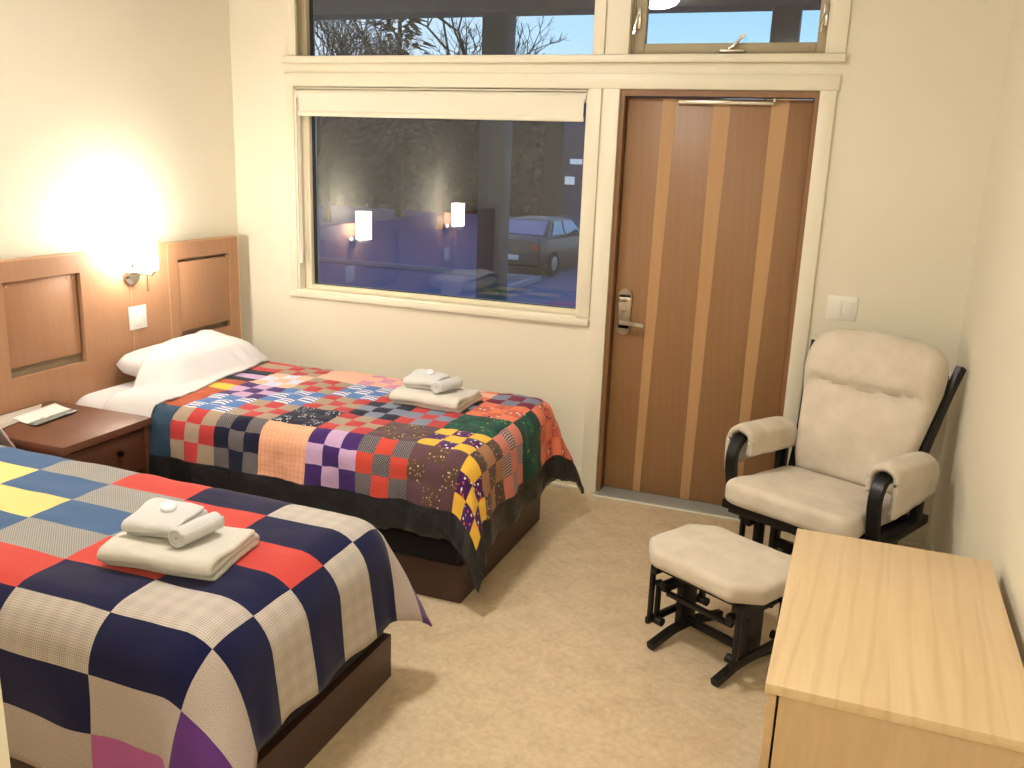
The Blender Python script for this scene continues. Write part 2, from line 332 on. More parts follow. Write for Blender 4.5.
# roller blind
rb = thing('roller_blind', 'white roller blind drawn almost fully up at the top of the large window', 'blind', (-1.03, .03, 2.0))
def off(o, p): o.matrix_parent_inverse = Matrix.Translation(-Vector(p)); return o
P_ = (-1.03, .03, 2.0)
bm = bmesh.new(); cyl(bm, (W0+.014, .020, 2.079), (W1-.013, .020, 2.079), .026, n=28); off(finish('blind_tube', bm, M['blind'], rb), P_)
bm = bmesh.new(); box(bm, W0+.034, W1-.022, -.0075, -.0050, 1.985, 2.085); off(finish('blind_fabric', bm, M['blind'], rb, False), P_)
bm = bmesh.new(); box(bm, W0+.030, W1-.018, -.015, .002, 1.960, 1.987, .005); off(finish('hem_bar', bm, M['trim'], rb), P_)
bm = bmesh.new(); cyl(bm, (W0+.026, -.004, 2.07), (W0+.026, -.004, 1.20), .0022, n=6); cyl(bm, (W0+.033, .0, 2.07), (W0+.033, .0, 1.20), .0022, n=6); off(finish('pull_chain', bm, M['white'], rb), P_)
bm = bmesh.new(); cyl(bm, (W0+.029, -.002, 1.21), (W0+.029, -.002, 1.125), .008, .010, 12); off(finish('chain_weight', bm, M['white'], rb), P_)

# ================================================================ DOOR
dr = sempty('door_1')
bm = bmesh.new()
box(bm, 0, .022, 0, .13, 0, H-.001); box(bm, .918, .94, 0, .13, 0, H-.001); box(bm, .022, .918, 0, .13, H-.03, H-.001)
box(bm, .022, .034, .1, .13, 0, H-.03); box(bm, .906, .918, .1, .13, 0, H-.03)
finish('door_jamb', bm, M['jamb'], dr, False)
bm = bmesh.new(); box(bm, .026, .914, .052, .096, .022, H-.036, .002); finish('door_leaf', bm, M['door'], dr)
for (a0, a1, b0, b1) in ((.203, .272, .192, .231), (.453, .534, .453, .501), (.724, .806, .722, .766)):
    bm = bmesh.new(); z0, z1 = .0235, H-.038
    v = [bm.verts.new(p) for p in ((b0, .0514, z0), (b1, .0514, z0), (a1, .0514, z1), (a0, .0514, z1), (b0, .0530, z0), (b1, .0530, z0), (a1, .0530, z1), (a0, .0530, z1))]
    for f in ((0, 1, 2, 3), (4, 7, 6, 5), (0, 4, 5, 1), (1, 5, 6, 2), (2, 6, 7, 3), (3, 7, 4, 0)): bm.faces.new([v[i] for i in f])
    finish('inlay_strip', bm, M['inlay'], dr, False)
bm = bmesh.new()
box(bm, .047, .118, .036, .052, .915, 1.105, .006); cyl(bm, (.0825, .036, 1.098), (.0825, .052, 1.098), .0345, n=32); cyl(bm, (.0825, .036, .922), (.0825, .052, .922), .0345, n=32)
lp = finish('lock_plate', bm, M['nickel'], dr)
bx('card_reader_slot', (.052, .113, .030, .037, 1.062, 1.088), M['chrome'], lp, .003)
bm = bmesh.new(); cyl(bm, (.0825, .031, 1.02), (.0825, .037, 1.02), .011, n=20); box(bm, .080, .085, .028, .033, 1.008, 1.032, .001); finish('thumb_turn', bm, M['chrome'], lp)
bm = bmesh.new(); cyl(bm, (.0825, .036, .958), (.0825, -.012, .958), .013, n=20); sweep(bm, spline([(.074, -.014, .958), (.11, -.016, .959), (.16, -.014, .957), (.2, -.006, .952)], 5), .014, .022, Vector((0, 1, 0))); finish('lever_handle', bm, M['chrome'], lp)
bm = bmesh.new(); box(bm, .284, .739, .030, .052, 2.055, 2.075, .003); box(bm, .30, .70, .026, .032, 2.060, 2.064); box(bm, .70, .83, .020, .034, 2.079, 2.085, .001); cyl(bm, (.74, .027, 2.07), (.74, .027, 2.087), .012, n=16); finish('closer_track', bm, M['nickel'], dr)
bm = bmesh.new(); box(bm, .0, .94, -.055, .13, .0005, .008, .001)
for k in range(6): box(bm, .022, .918, -.048+k*.017, -.040+k*.017, .007, .015, .0015)
box(bm, .022, .918, .05, .1, .007, .019, .001)
finish('threshold', bm, M['alu'], dr)
bm = bmesh.new(); box(bm, .0, .94, -.066, -.0555, .0005, .007, .001); finish('threshold_lip', bm, M['white'], dr)

# wall switch right of door
sw = thing('light_switch', 'cream double rocker light switch plate on the wall right of the door', 'light switch', (1.15, 0, 1.135))
bm = bmesh.new(); box(bm, -.068, .068, -.006, 0, -.058, .058, .003); finish('switch_plate', bm, M['white'], sw)
for s in (-1, 1):
    bm = bmesh.new(); box(bm, s*.025-.021, s*.025+.021, -.0105, -.0055, -.034, .034, .002); finish('rocker', bm, M['white'], sw)

# ================================================================ HEADBOARD
HX = -2.24   # front face
hb = thing('headboard', 'long pale wooden wall headboard with sunken panels running behind both beds', 'headboard', (HX, -1.5, 0))
HL = (HX, -1.5, 0)
yb = YN+.02; ye = -.13; zt = 1.262
insets = [(-.636, -.212), (-1.72, -1.298), (-2.60-.212, -2.60+.212)]
iz0, iz1 = .742, 1.175
bm = bmesh.new()
ys = [yb]+sorted([v for p in insets for v in p])+[ye]
for a, b in zip(ys, ys[1:]):
    if any(abs(a-p[0]) < 1e-4 for p in insets):
        box(bm, HX-.03, HX, a, b, .12, iz0); box(bm, HX-.03, HX, a, b, iz1, zt)
    else: box(bm, HX-.03, HX, a, b, .12, zt)
off(finish('headboard_face', bm, M['hb'], hb, False), HL)
bm = bmesh.new(); box(bm, XL+.003, HX-.045, yb+.02, ye-.02, .1, zt-.02); off(finish('headboard_back', bm, M['hb_recess'], hb, False), HL)
bm = bmesh.new(); box(bm, HX-.046, HX+.001, yb, ye+.0, zt-.0, zt+.006, .001); box(bm, HX-.06, HX+.001, ye, ye+.006, .12, zt+.006, .001)
for s in (-.712, -.99, -2.02): box(bm, HX-.001, HX+.0012, s-.003, s+.003, .12, zt)
off(finish('edge_banding', bm, M['hb_edge'], hb), HL)
for k, (a, b) in enumerate(insets):
    bm = bmesh.new()
    g0, g1 = (.035, .016) if k == 0 else (.045, .014)
    box(bm, HX-.028, HX-(.0035 if k == 0 else .018), a+(.001 if k == 0 else .012), b-(.001 if k == 0 else .012), iz0+g0, iz1-(.018 if k == 0 else .004), .002)
    off(finish('recessed_panel', bm, M['hb'], hb), HL)
    if k != 0:
        for y in (a+.03, b-.03, b-.06):
            bm = bmesh.new(); cyl(bm, (HX-.019, y, iz1-.022), (HX-.014, y, iz1-.022), .006, n=12)
            off(finish('panel_peg', bm, M['hb_edge'], hb), HL)

# sconces
SH = emit('glowing_opal_glass', (1, .92, .80), SCONCE)
def make_sconce():
    t = thing('wall_sconce', '', 'lamp', (HX, -.98, 1.13))
    bm = bmesh.new(); cyl(bm, (0, 0, 0), (.012, 0, 0), .052, .052, 36); cyl(bm, (.012, 0, 0), (.026, 0, 0), .050, .036, 36); finish('wall_plate', bm, M['chrome'], t)
    bm = bmesh.new(); cyl(bm, (.02, 0, .012), (.14, 0.0, .012), .0075, n=16); cyl(bm, (.105, -.0, .012), (.105, .0, .04), .008, n=16); cyl(bm, (.105, 0, -.075), (.105, 0, .01), .0045, n=12); cyl(bm, (.105, 0, .026), (.105, 0, .034), .022, .03, 24)
    cyl(bm, (.105, -.0, .012), (.105, .055, .012), .006, n=12)
    finish('lamp_arm', bm, M['chrome'], t)
    bm = bmesh.new(); n = 40; rings = []
    for r, z in ((.012, .034), (.053, .034), (.055, .038), (.055, .225), (.051, .225), (.051, .040), (.012, .040)):
        rings.append([bm.verts.new((.105+r*math.cos(2*PI*i/n), r*math.sin(2*PI*i/n), z)) for i in range(n)])
    for a, b in zip(rings, rings[1:]+rings[:1]):
        for i in range(n): bm.faces.new((a[i], a[(i+1) % n], b[(i+1) % n], b[i]))
    finish('lamp_shade', bm, SH, t)
    return t
s1 = make_sconce(); s1['label'] = 'lit sconce with cylindrical opal shade on the headboard between the two beds'
s1['group'] = 'headboard sconces'
s2 = copy_tree(s1); s2.location = (HX, -2.60, 1.13); s2['label'] = 'second lit cylindrical sconce above the near bed, seen only reflected in the window'
def make_plate(y, lab):
    t = thing('switch_plate', lab, 'light switch', (HX, y, .907), 0, 'switch plates under the sconces')
    bm = bmesh.new(); box(bm, 0, .007, -.06, .06, -.06, .06, .003); finish('cover_plate', bm, M['white'], t)
    bm = bmesh.new(); box(bm, .006, .011, -.03, .035, -.036, .036, .002); finish('rocker', bm, M['white'], t)
make_plate(-.955, 'white square switch plate on the headboard just below the lit sconce')
make_plate(-2.60, 'white switch plate under the far sconce, seen only in the window reflection')

# ================================================================ BEDS
FAB = {
 'blue': fabric('cornflower_patch', 'solid', srgb(66, 98, 138)), 'yellow': fabric('butter_yellow_patch', 'solid', srgb(228, 205, 132)),
 'green': fabric('deep_green_patch', 'solid', srgb(24, 92, 40)), 'grey': fabric('grey_pin_check_patch', 'check', srgb(172, 168, 160), srgb(122, 122, 124), 220),
 'red': fabric('coral_red_patch', 'solid', srgb(198, 70, 62)), 'navy': fabric('navy_patch', 'solid', srgb(22, 24, 62)),
 'lgrey': fabric('grey_plaid_patch', 'plaid', srgb(208, 198, 186), srgb(140, 132, 128), 46), 'tweed': fabric('oatmeal_tweed_patch', 'speckle', srgb(200, 188, 178), srgb(164, 150, 142)),
 'purple': fabric('violet_patch', 'solid', srgb(96, 52, 120)), 'mauve': fabric('mauve_pink_patch', 'solid', srgb(176, 96, 152)),
 # second quilt
 'teal': fabric('slate_teal_patch', 'solid', srgb(52, 76, 100)), 'tan': fabric('taupe_grey_patch', 'solid', srgb(166, 148, 128)), 'red2': fabric('crimson_patch', 'solid', srgb(188, 62, 64)),
 'hound': fabric('houndstooth_patch', 'check', srgb(138, 132, 134), srgb(48, 46, 56), 190), 'navy2': fabric('dark_navy_patch', 'solid', srgb(26, 30, 54)),
 'peach': fabric('peach_gingham_patch', 'plaid', srgb(240, 182, 150), srgb(236, 164, 130), 120), 'purp': fabric('deep_purple_patch', 'solid', srgb(68, 42, 106)), 'lilac': fabric('lilac_patch', 'solid', srgb(196, 164, 202)),
 'orange': fabric('orange_red_patch', 'solid', srgb(202, 74, 60)), 'plum': fabric('plum_brown_patch', 'solid', srgb(96, 68, 76)), 'bfloral': fabric('brown_floral_patch', 'floral', srgb(92, 70, 62), srgb(206, 176, 154), 70, srgb(150, 116, 92)),
 'yell': fabric('mustard_patch', 'solid', srgb(238, 188, 72)), 'pfloral': fabric('purple_floral_patch', 'floral', srgb(74, 36, 96), srgb(246, 236, 236), 45, srgb(220, 96, 60)),
 'wstripe': fabric('white_blue_stripe_patch', 'stripe_v', srgb(88, 124, 180), srgb(236, 230, 232), 13), 'sky': fabric('mid_blue_patch', 'solid', srgb(84, 126, 188)),
 'nfloral': fabric('navy_white_floral_patch', 'floral', srgb(34, 38, 58), srgb(214, 218, 224), 75, srgb(214, 218, 224)), 'steel': fabric('steel_blue_patch', 'solid', srgb(128, 138, 160)),
 'dgreen': fabric('dark_green_patch', 'solid', srgb(20, 66, 56)), 'gfloral': fabric('green_floral_patch', 'floral', srgb(22, 82, 66), srgb(150, 166, 100), 40, srgb(60, 120, 90)),
 'salmon': fabric('salmon_patch', 'solid', srgb(238, 132, 98)), 'ofloral': fabric('orange_floral_patch', 'floral', srgb(216, 104, 84), srgb(240, 232, 220), 40, srgb(84, 50, 74)),
 'pstripe': fabric('teal_pink_stripe_patch', 'stripe', srgb(66, 96, 102), srgb(206, 160, 152), 26), 'pink': fabric('dusty_pink_patch', 'solid', srgb(214, 130, 116)),
 'camel': fabric('camel_patch', 'solid', srgb(172, 124, 88)), 'maroon': fabric('maroon_patch', 'solid', srgb(122, 36, 66)), 'lfloral': fabric('pale_blue_floral_patch', 'floral', srgb(206, 214, 236), srgb(246, 226, 220), 60, srgb(150, 170, 214)),
 'palepeach': fabric('pale_peach_patch', 'solid', srgb(244, 188, 164)), 'rose': fabric('rose_lilac_patch', 'solid', srgb(216, 150, 176)), 'sienna': fabric('sienna_patch', 'solid', srgb(178, 84, 52)),
}
ZT = .632
class Drape:
    """flat cloth coordinates (s along the bed = x, t across = y) -> 3D over a mattress with rounded edges"""
    def __init__(s, xf, y0, y1, r=.06, zt=ZT, flare=(.16, .16), amp=.006, seed=0, hmap=None, cf=(.35, .35)):
        s.xf, s.y0, s.y1, s.r, s.zt, s.flare, s.amp, s.seed, s.hmap, s.cf = xf-r, y0+r, y1-r, r, zt, flare, amp, seed, hmap, cf
    def __call__(s, x, y, lift=0):
        a = max(0, x-s.xf); sd = 0
        if y < s.y0: b = s.y0-y; sd = -1
        elif y > s.y1: b = y-s.y1; sd = 1
        else: b = 0
        bx_, by_ = min(x, s.xf), min(max(y, s.y0), s.y1)
        z = s.zt+.006*n3(x, y, s.seed, 4.5)+.0035*n3(x*.7, y*1.3, s.seed+3, 12)+.0022*abs(n3(x*1.4+y, y-x*.5, s.seed+7, 6))
        if s.hmap: z += s.hmap(x, y)
        rho = math.hypot(a, b)
        if rho < 1e-6: return Vector((bx_, by_, z+lift))
        phi = math.atan2(b, a); cnr = math.sin(2*phi)**1.3 if a > 0 and b > 0 else 0
        fl = s.flare[0]*math.cos(phi)**2+s.flare[1]*math.sin(phi)**2+(s.cf[0] if sd < 0 else s.cf[1])*cnr
        run = x if b > a else y
        r = s.r+lift; bend = PI/2-fl; arc = min(rho, r*bend); th = arc/r; L = rho-arc
        out = r*math.sin(th); dz = r*(1-math.cos(th))
        wob = s.amp*math.sin(run*21+2.5*n3(run, s.seed, 0, 3))*min(1, L/.15)*(1-.5*cnr)+.004*n3(x, y, s.seed, 7)*min(1, L/.1)
        out += L*math.sin(fl)+wob; dz += L*math.cos(fl)
        return Vector((bx_+out*math.cos(phi), by_+sd*out*math.sin(phi), z+lift-dz))
def cloth(name, D, xs, ys, matfn, mats, parent=None, thick=.008, lift=.0, dimple=None, back=None, warp=None):
    bm = bmesh.new(); uvl = bm.loops.layers.uv.new('UVMap'); V = {}
    for i, x in enumerate(xs):
        for j, y in enumerate(ys):
            l = lift
            if dimple: l += dimple(x, y)
            V[i, j] = bm.verts.new(D(warp(x, y) if warp else x, y, l))
    for i in range(len(xs)-1):
        for j in range(len(ys)-1):
            f = bm.faces.new((V[i, j], V[i+1, j], V[i+1, j+1], V[i, j+1])); f.material_index = matfn((xs[i]+xs[i+1])/2, (ys[j]+ys[j+1])/2)
            for lp_, (u, v) in zip(f.loops, ((xs[i], ys[j]), (xs[i+1], ys[j]), (xs[i+1], ys[j+1]), (xs[i], ys[j+1]))): lp_[uvl].uv = (u, v)
    o = finish_raw(name, bm, mats, parent)
    so = o.modifiers.new('thickness', 'SOLIDIFY'); so.thickness = thick; so.offset = -1
    if back is not None: so.material_offset = back
    return o
def lin(a, b, n): return [a+(b-a)*i/n for i in range(n+1)]

def bed_base(name, lab, y0, y1, xf, plx, ply0, ply1):
    t = thing(name, lab, 'bed', ((HX+xf)/2, (y0+y1)/2, 0), 0, 'twin beds'); L0 = ((HX+xf)/2, (y0+y1)/2, 0)
    off(bx('bed_plinth', (HX+.02, plx, ply0, ply1, 0, .165), M['plinth'], t, .004), L0)
    off(bx('box_spring', (HX+.01, xf-.055, y0+.015, y1-.015, .166, .36), M['boxspring'], t, .012), L0)
    bm = bmesh.new(); box(bm, HX+.005, xf-.012, y0+.012, y1-.012, .36, ZT-.016, .11, seg=8); off(finish('mattress', bm, M['sheet'], t), L0)
    return t
bed_base('bed', 'low bed nearest the camera, dark wood plinth, made up with the large-patch quilt', -3.015, -2.045, -.12, -.155, -3.01, -2.05)
bed_base('bed', 'low bed against the window wall, dark wood plinth, made up with the small-square quilt', -1.495, -.51, -.115, -.15, -1.475, -.505)

# --- near quilt : concentric diamonds of .325 x .165 patches
seq = ['green', 'yellow', 'blue', 'grey', 'red', 'navy', 'lgrey', 'navy', 'lgrey', 'purple', 'mauve']
q1m = ['green', 'yellow', 'blue', 'grey', 'red', 'navy', 'lgrey', 'tweed', 'purple', 'mauve']
PX, PY, X0, YC = .325, .165, -1.617, -2.536
def q1mat(x, y):
    i = round((x-X0)/PX); j = round((y-YC)/PY); d = abs(i)+abs(j)
    k = seq[min(d, 10)]
    if d == 8: k = 'tweed'
    if d == 9 and i == 4: k = 'mauve'
    return q1m.index(k)
def pdim(x, y, px, py, x0, yc, dep):
    fx = abs(((x-x0)/px+.5) % 1-.5)*2; fy = abs(((y-yc)/py+.5) % 1-.5)*2   # 0 centre 1 seam
    m = max(fx, fy); return -dep*max(0, (m-.86)/.14)
D1 = Drape(-.105, -3.03, -2.05, .15, ZT, (.10, .04), .007, 4.2, None, (.46, .40))
xs = []; 
for i in range(-1, 6): xs += lin(X0+(i-.5)*PX, X0+(i+.5)*PX, 12)[:-1]
xs.append(X0+5.5*PX); xs = [x for x in xs if x > -1.90]
ys = []
for j in range(-5, 6): ys += lin(YC+(j-.5)*PY, YC+(j+.5)*PY, 7)[:-1]
ys.append(YC+5.5*PY); ys = [y for y in ys if y < YC+4.25*PY]
# rippled far edge near the nightstand
def h1(x, y): return 0
q = cloth('quilt', D1, xs, ys, q1mat, [FAB[k] for k in q1m], None, .006, .004, lambda x, y: pdim(x, y, PX, PY, X0, YC, .002))
tag(q, 'patchwork quilt of large navy, red, grey and yellow rectangles spread over the near bed', 'quilt')

# --- far quilt : nine-patch blocks of .235
B = .235; SQ = B/3; QX0 = -1.55; QY0 = -1.44
blocks = {  # (col,row): (A,B)
 (-1, 0): ('teal', 'teal'), (0, 0): ('tan', 'red2'), (1, 0): ('hound', 'navy2'), (2, 0): ('peach', 'peach'), (3, 0): ('purp', 'lilac'), (4, 0): ('hound', 'orange'), (5, 0): ('plum', 'bfloral'),
 (-1, 1): ('sienna', 'sienna'), (0, 1): ('wstripe', 'sky'), (1, 1): ('tan', 'red2'), (2, 1): ('nfloral', 'navy2'), (3, 1): ('red2', 'tan'), (4, 1): ('plum', 'bfloral'), (5, 1): ('yell', 'pfloral'),
 (-1, 2): ('sienna', 'yell'), (0, 2): ('purp', 'lilac'), (1, 2): ('sky', 'wstripe'), (2, 2): ('red2', 'tan'), (3, 2): ('navy2', 'steel'), (4, 2): ('red2', 'steel'), (5, 2): ('gfloral', 'dgreen'),
 (-1, 3): ('navy2', 'lilac'), (0, 3): ('palepeach', 'lfloral'), (1, 3): ('tan', 'red2'), (2, 3): ('wstripe', 'sky'), (3, 3): ('red2', 'tan'), (4, 3): ('navy2', 'steel'), (5, 3): ('salmon', 'ofloral'),
 (-1, 4): ('red2', 'tan'), (0, 4): ('tan', 'red2'), (1, 4): ('palepeach', 'palepeach'), (2, 4): ('rose', 'palepeach'), (3, 4): ('palepeach', 'lilac'), (4, 4): ('salmon', 'palepeach'), (5, 4): ('maroon', 'steel'),
 (6, 0): ('yell', 'pfloral'), (6, 1): ('bfloral', 'camel'), (6, 2): ('pink', 'pstripe'), (6, 3): ('dgreen', 'gfloral'), (6, 4): ('salmon', 'ofloral'), (6, 5): ('ofloral', 'salmon'),
}
q2m = sorted(set(k for v in blocks.values() for k in v))+['satin']
BD = .125
BN, BF = .262, .285      # overhanging near-side and foot blocks are a little longer
def q2mat(x, y):
    if x > QX0+6*B+BF or y < QY0-BN or y > QY0+5*B: return len(q2m)-1
    if x > QX0+6*B: x = QX0+6*B+(x-QX0-6*B)*B/BF
    if y < QY0: y = QY0+(y-QY0)*B/BN
    c = math.floor((x-QX0)/B); r = math.floor((y-QY0)/B)+1
    a, b = blocks.get((c, r), ('maroon', 'tan'))
    i = math.floor((x-QX0)/SQ) - 3*c; j = math.floor((y-QY0)/SQ) - 3*(r-1)
    return q2m.index(a if (i+j) % 2 == 0 else b)
D2 = Drape(-.100, -1.515, -.48, .09, ZT+.006, (.10, .10), .012, 9.1, None, (.12, .34))
xs = [x for x in lin(QX0-3*SQ, QX0, 30)[:-1] if x > -1.66]+lin(QX0, QX0+6*B, 6*15)+lin(QX0+6*B, QX0+6*B+BF, 15)[1:]+lin(QX0+6*B+BF, QX0+6*B+BF+BD, 5)[1:]
ys = lin(QY0-BN-BD, QY0-BN, 5)[:-1]+lin(QY0-BN, QY0, 15)[:-1]+lin(QY0, QY0+5*B, 5*15)+lin(QY0+5*B, QY0+5*B+BD, 4)[1:]
def qd(x, y):
    if x > QX0+6*B: x = QX0+6*B+(x-QX0-6*B)*B/BF
    if y < QY0: y = QY0+(y-QY0)*B/BN
    fx = abs((((x-QX0)/SQ) % 1)-.5)*2; fy = abs((((y-QY0)/SQ) % 1)-.5)*2
    return .010-.0035*max(fx, fy)**4+.0045*n3(x, y, 2, 13)+.003*n3(x, y, 8, 27)
nq = len(q2m)
q = cloth('quilt', D2, xs, ys, q2mat, [FAB[k] for k in q2m[:-1]]+[M['satin']]+[M['lining']]*nq, None, .016, .004, qd, nq, lambda x, y: x if x >= QX0 else QX0-(QX0-x)*(1+2.0*min(1, max(0, (y+1.5)/1.1))))
tag(q, 'colourful nine-patch quilt of tiny squares with black border on the window-side bed', 'quilt')

# --- pillows and turned-down sheets
def pillow_bm(L, W, T, seed, n=34):
    bm = bmesh.new(); top = {}; bot = {}
    for i in range(n+1):
        for j in range(n+1):
            u = -1+2*i/n; v = -1+2*j/n
            k = 1; rr_ = max(abs(u), abs(v), 1e-6); rr_ = rr_/((abs(u)**5+abs(v)**5)**.2+1e-9) if rr_ > 1e-5 else 1; sx = u*L/2*rr_*(1-.04*(1-v*v)); sy_ = v*W/2*rr_*(1-.04*(1-u*u))
            e = max(0, (1-u**4)*(1-v**4)); h = T/2*e**.30*(1+.12*n3(u*1.3, v*1.3, seed))
            wr = .010*n3(u*3.5, v*3.5, seed+1)+.005*n3(u*8, v*7, seed+2)
            top[i, j] = bm.verts.new((sx, sy_, h+wr*e)); edge = i in (0, n) or j in (0, n)
            bot[i, j] = top[i, j] if edge else bm.verts.new((sx, sy_, -h*.8))
    for i in range(n):
        for j in range(n):
            bm.faces.new((top[i, j], top[i+1, j], top[i+1, j+1], top[i, j+1])); bm.faces.new((bot[i, j], bot[i, j+1], bot[i+1, j+1], bot[i+1, j]))
    return bm
PL, PW, PT = .40, .78, .128
def add_pillow(cx, cy_, cz, tilt, rz, seed, lab):
    o = finish('pillow', pillow_bm(PL, PW, PT, seed), M['sheet'], None, True, 80); o.location = (cx, cy_, cz); o.rotation_euler = (0, R(tilt), R(rz)); tag(o, lab, 'pillow', 'white pillows'); return o
PCX = -2.025
add_pillow(PCX, -.82, ZT+.055, 7, 0, 3.3, 'plump white pillow against the headboard on the window-side bed')
add_pillow(PCX, -2.52, ZT+.056, 7, 0, 8.3, 'white pillow at the head of the near bed, left of the photograph frame')
def sheet(y0, y1, x0, x1, pcy, lab, seed, near_drop, far_drop, back):
    ta = math.tan(R(7))
    def H(x, y):
        u = (x-PCX)/(PL/2*.96); v = (y-pcy)/(PW/2*.96)
        if abs(u) >= 1 or abs(v) >= 1: return 0
        return max(0, .052+PT/2*((1-u**4)*(1-v**4))**.30*1.05-(x-PCX)*ta+.002)
    def hm(x, y):
        m = 0
        for k in range(0, 9):
            for d in (-1, 0, 1):
                m = max(m, H(x-k*.022, y+d*k*.018)-k*.022*.7)
        return m+.014*n3(x*1.2, y, seed, 5)+.007*n3(x, y*1.6, seed+5, 12)
    D = Drape(1.0, y0, y1, .11, ZT+.012, (.0, .03), .004, seed, hm)
    N1 = 30; ys = lin(y0-near_drop, y1+far_drop, 110)
    bm = bmesh.new(); V = {}
    for i in range(N1+1):
        f = i/N1
        for j, y in enumerate(ys):
            xb = back(y)+.012*n3(y*3, seed, 0, 2); xf_ = x1+.014*n3(y*2.2, seed, 4, 2)-.045*min(1, max(0, (y0+.12-y)/.08))-(.13*min(1, max(0, (y-y0)/1.1)) if x1 > -1.7 else 0)
            V[i, j] = bm.verts.new(D(xb+(xf_-xb)*f, y, .006+.008*math.sin(PI*f)))
    for i in range(N1):
        for j in range(len(ys)-1): bm.faces.new((V[i, j], V[i+1, j], V[i+1, j+1], V[i, j+1]))
    for _ in range(3): bmesh.ops.smooth_vert(bm, verts=[v for v in bm.verts if not v.is_boundary], factor=.5, use_axis_x=True, use_axis_y=True, use_axis_z=True)
    o = finish_raw('turned_sheet', bm, M['sheet']); so = o.modifiers.new('thickness', 'SOLIDIFY'); so.thickness = .008; so.offset = 1
    tag(o, lab, 'sheet', 'turned-down sheets'); return o
def bk2(y): f = min(1, max(0, (y+1.42)/.62)); return -1.94-.19*f*f*(3-2*f)
sheet(-1.515, -.48, -1.99, -1.622, -.82, 'white sheet turned down over the small-square quilt on the window-side bed', 2.2, .20, .12, bk2)
sheet(-3.03, -2.05, -2.04, -1.865, -2.52, 'white sheet turned down at the head of the near bed beside the nightstand', 6.2, .15, .10, lambda y: -2.03)

# ================================================================ TOWELS
def snake(L, n, g, r):
    """folded path of n layers of length L, gap g"""
    pts = []
    for k in range(n):
        z = k*g; a, b = (-L/2, L/2) if k % 2 == 0 else (L/2, -L/2)
        for i in range(13): pts.append((a+(b-a)*i/12, z))
        if k < n-1:
            s = 1 if k % 2 == 0 else -1
            for i in range(1, 6): th = -PI/2+PI*i/6; pts.append((b+s*g/2*math.cos(th)*1.3, z+g/2+g/2*math.sin(th)))
    return pts
def folded(name, L, W, n, g, th, seed, mat, amp=.004, edge=.0):
    bm = bmesh.new(); P = snake(L, n, g, 0); M_ = 22; V = {}
    for i, (u, z) in enumerate(P):
        for j in range(M_+1):
            v = -1+2*j/M_; e = max(0, 1-abs(v)**6); rnd = (1-.16*(1-e))
            crown = 1-.10*(v**4)-.10*(u/(L/2))**4
            zz = z*crown*(1)+amp*n3(u*9, v*1.3, seed+z*20)*(1+z*10)
            vv = v*W/2+.004*n3(u*20, v*3, seed+2)
            V[i, j] = bm.verts.new((u*(1-.03*v**4), vv, zz+th/2))
    for i in range(len(P)-1):
        for j in range(M_): bm.faces.new((V[i, j], V[i+1, j], V[i+1, j+1], V[i, j+1]))
    o = finish_raw(name, bm, mat); so = o.modifiers.new('t', 'SOLIDIFY'); so.thickness = th; so.offset = 0; ss = o.modifiers.new('s', 'SUBSURF'); ss.levels = 1; ss.render_levels = 1
    return o
def rolled(name, L, r, seed, mat):
    bm = bmesh.new(); V = {}; N_ = 76; M_ = 14
    for i in range(N_):
        t = i/(N_-1); th = t*2*PI*3.1; rr = .005+(r-.005)*t
        for j in range(M_+1):
            v = -1+2*j/M_; V[i, j] = bm.verts.new((rr*math.cos(th), v*L/2+.004*n3(t*6, v, seed), rr*math.sin(th)*(.94)+r+.003+.0015*n3(th, v*2, seed)))
    for i in range(N_-1):
        for j in range(M_): bm.faces.new((V[i, j], V[i+1, j], V[i+1, j+1], V[i, j+1]))
    o = finish_raw(name, bm, mat); so = o.modifiers.new('t', 'SOLIDIFY'); so.thickness = .0065; so.offset = 0
    return o
def soap(name, mat):
    bm = bmesh.new(); lathe(bm, [(.3, -.009), (.8, -.0085), (.97, -.005), (1, 0), (.97, .005), (.8, .0085), (.55, .0075), (.3, .007)], (0, 0, 0), 28, 0, lambda t: (.023*math.cos(t), .023*math.sin(t)))
    return finish(name, bm, mat)
M['wrap'] = plain('white_soap_wrapper', srgb(232, 234, 238), .3)
def towel_set(cx, cy_, z, rz, where, dz=0):
    a = R(rz); ca, sa = math.cos(a), math.sin(a)
    def at(x, y): return cx+x*ca-y*sa, cy_+x*sa+y*ca
    o = folded('bath_towel', .24, .35, 3, .0215, .0225, cx, M['terry'], .009); o.location = (cx, cy_, z); o.rotation_euler = (0, 0, a+PI/2)
    tag(o, 'thick cream folded bath towel at the bottom of the towel stack on the %s' % where, 'towel', 'folded bath towels')
    z1 = z+.068
    x, y = at(-.065, .030); o = folded('hand_towel', .155, .165, 3, .0185, .0195, cx+4, M['terry_w'], .009); o.location = (x, y, z1); o.rotation_euler = (0, 0, a+PI/2+R(4))
    tag(o, 'small white folded hand towel on top of the towel stack on the %s' % where, 'towel', 'folded hand towels')
    x, y = at(.060, -.012); o = rolled('washcloth', .15, .029, cx+7, M['terry_w']); o.location = (x, y, z1-.002); o.rotation_euler = (0, 0, a-R(14))
    tag(o, 'tightly rolled white washcloth resting on the bath towel on the %s' % where, 'washcloth', 'rolled washcloths')
    x, y = at(-.055, .030); o = soap('soap_bar', M['wrap']); o.location = (x, y, z1+.064); o.rotation_euler = (R(14), R(6), a)
    tag(o, 'small round white wrapped soap on the hand towel on the %s' % where, 'soap', 'wrapped soaps')
towel_set(-.515, -2.640, ZT+.006, 8, 'near bed')
towel_set(-.565, -.868, ZT+.020, -2, 'window-side bed')

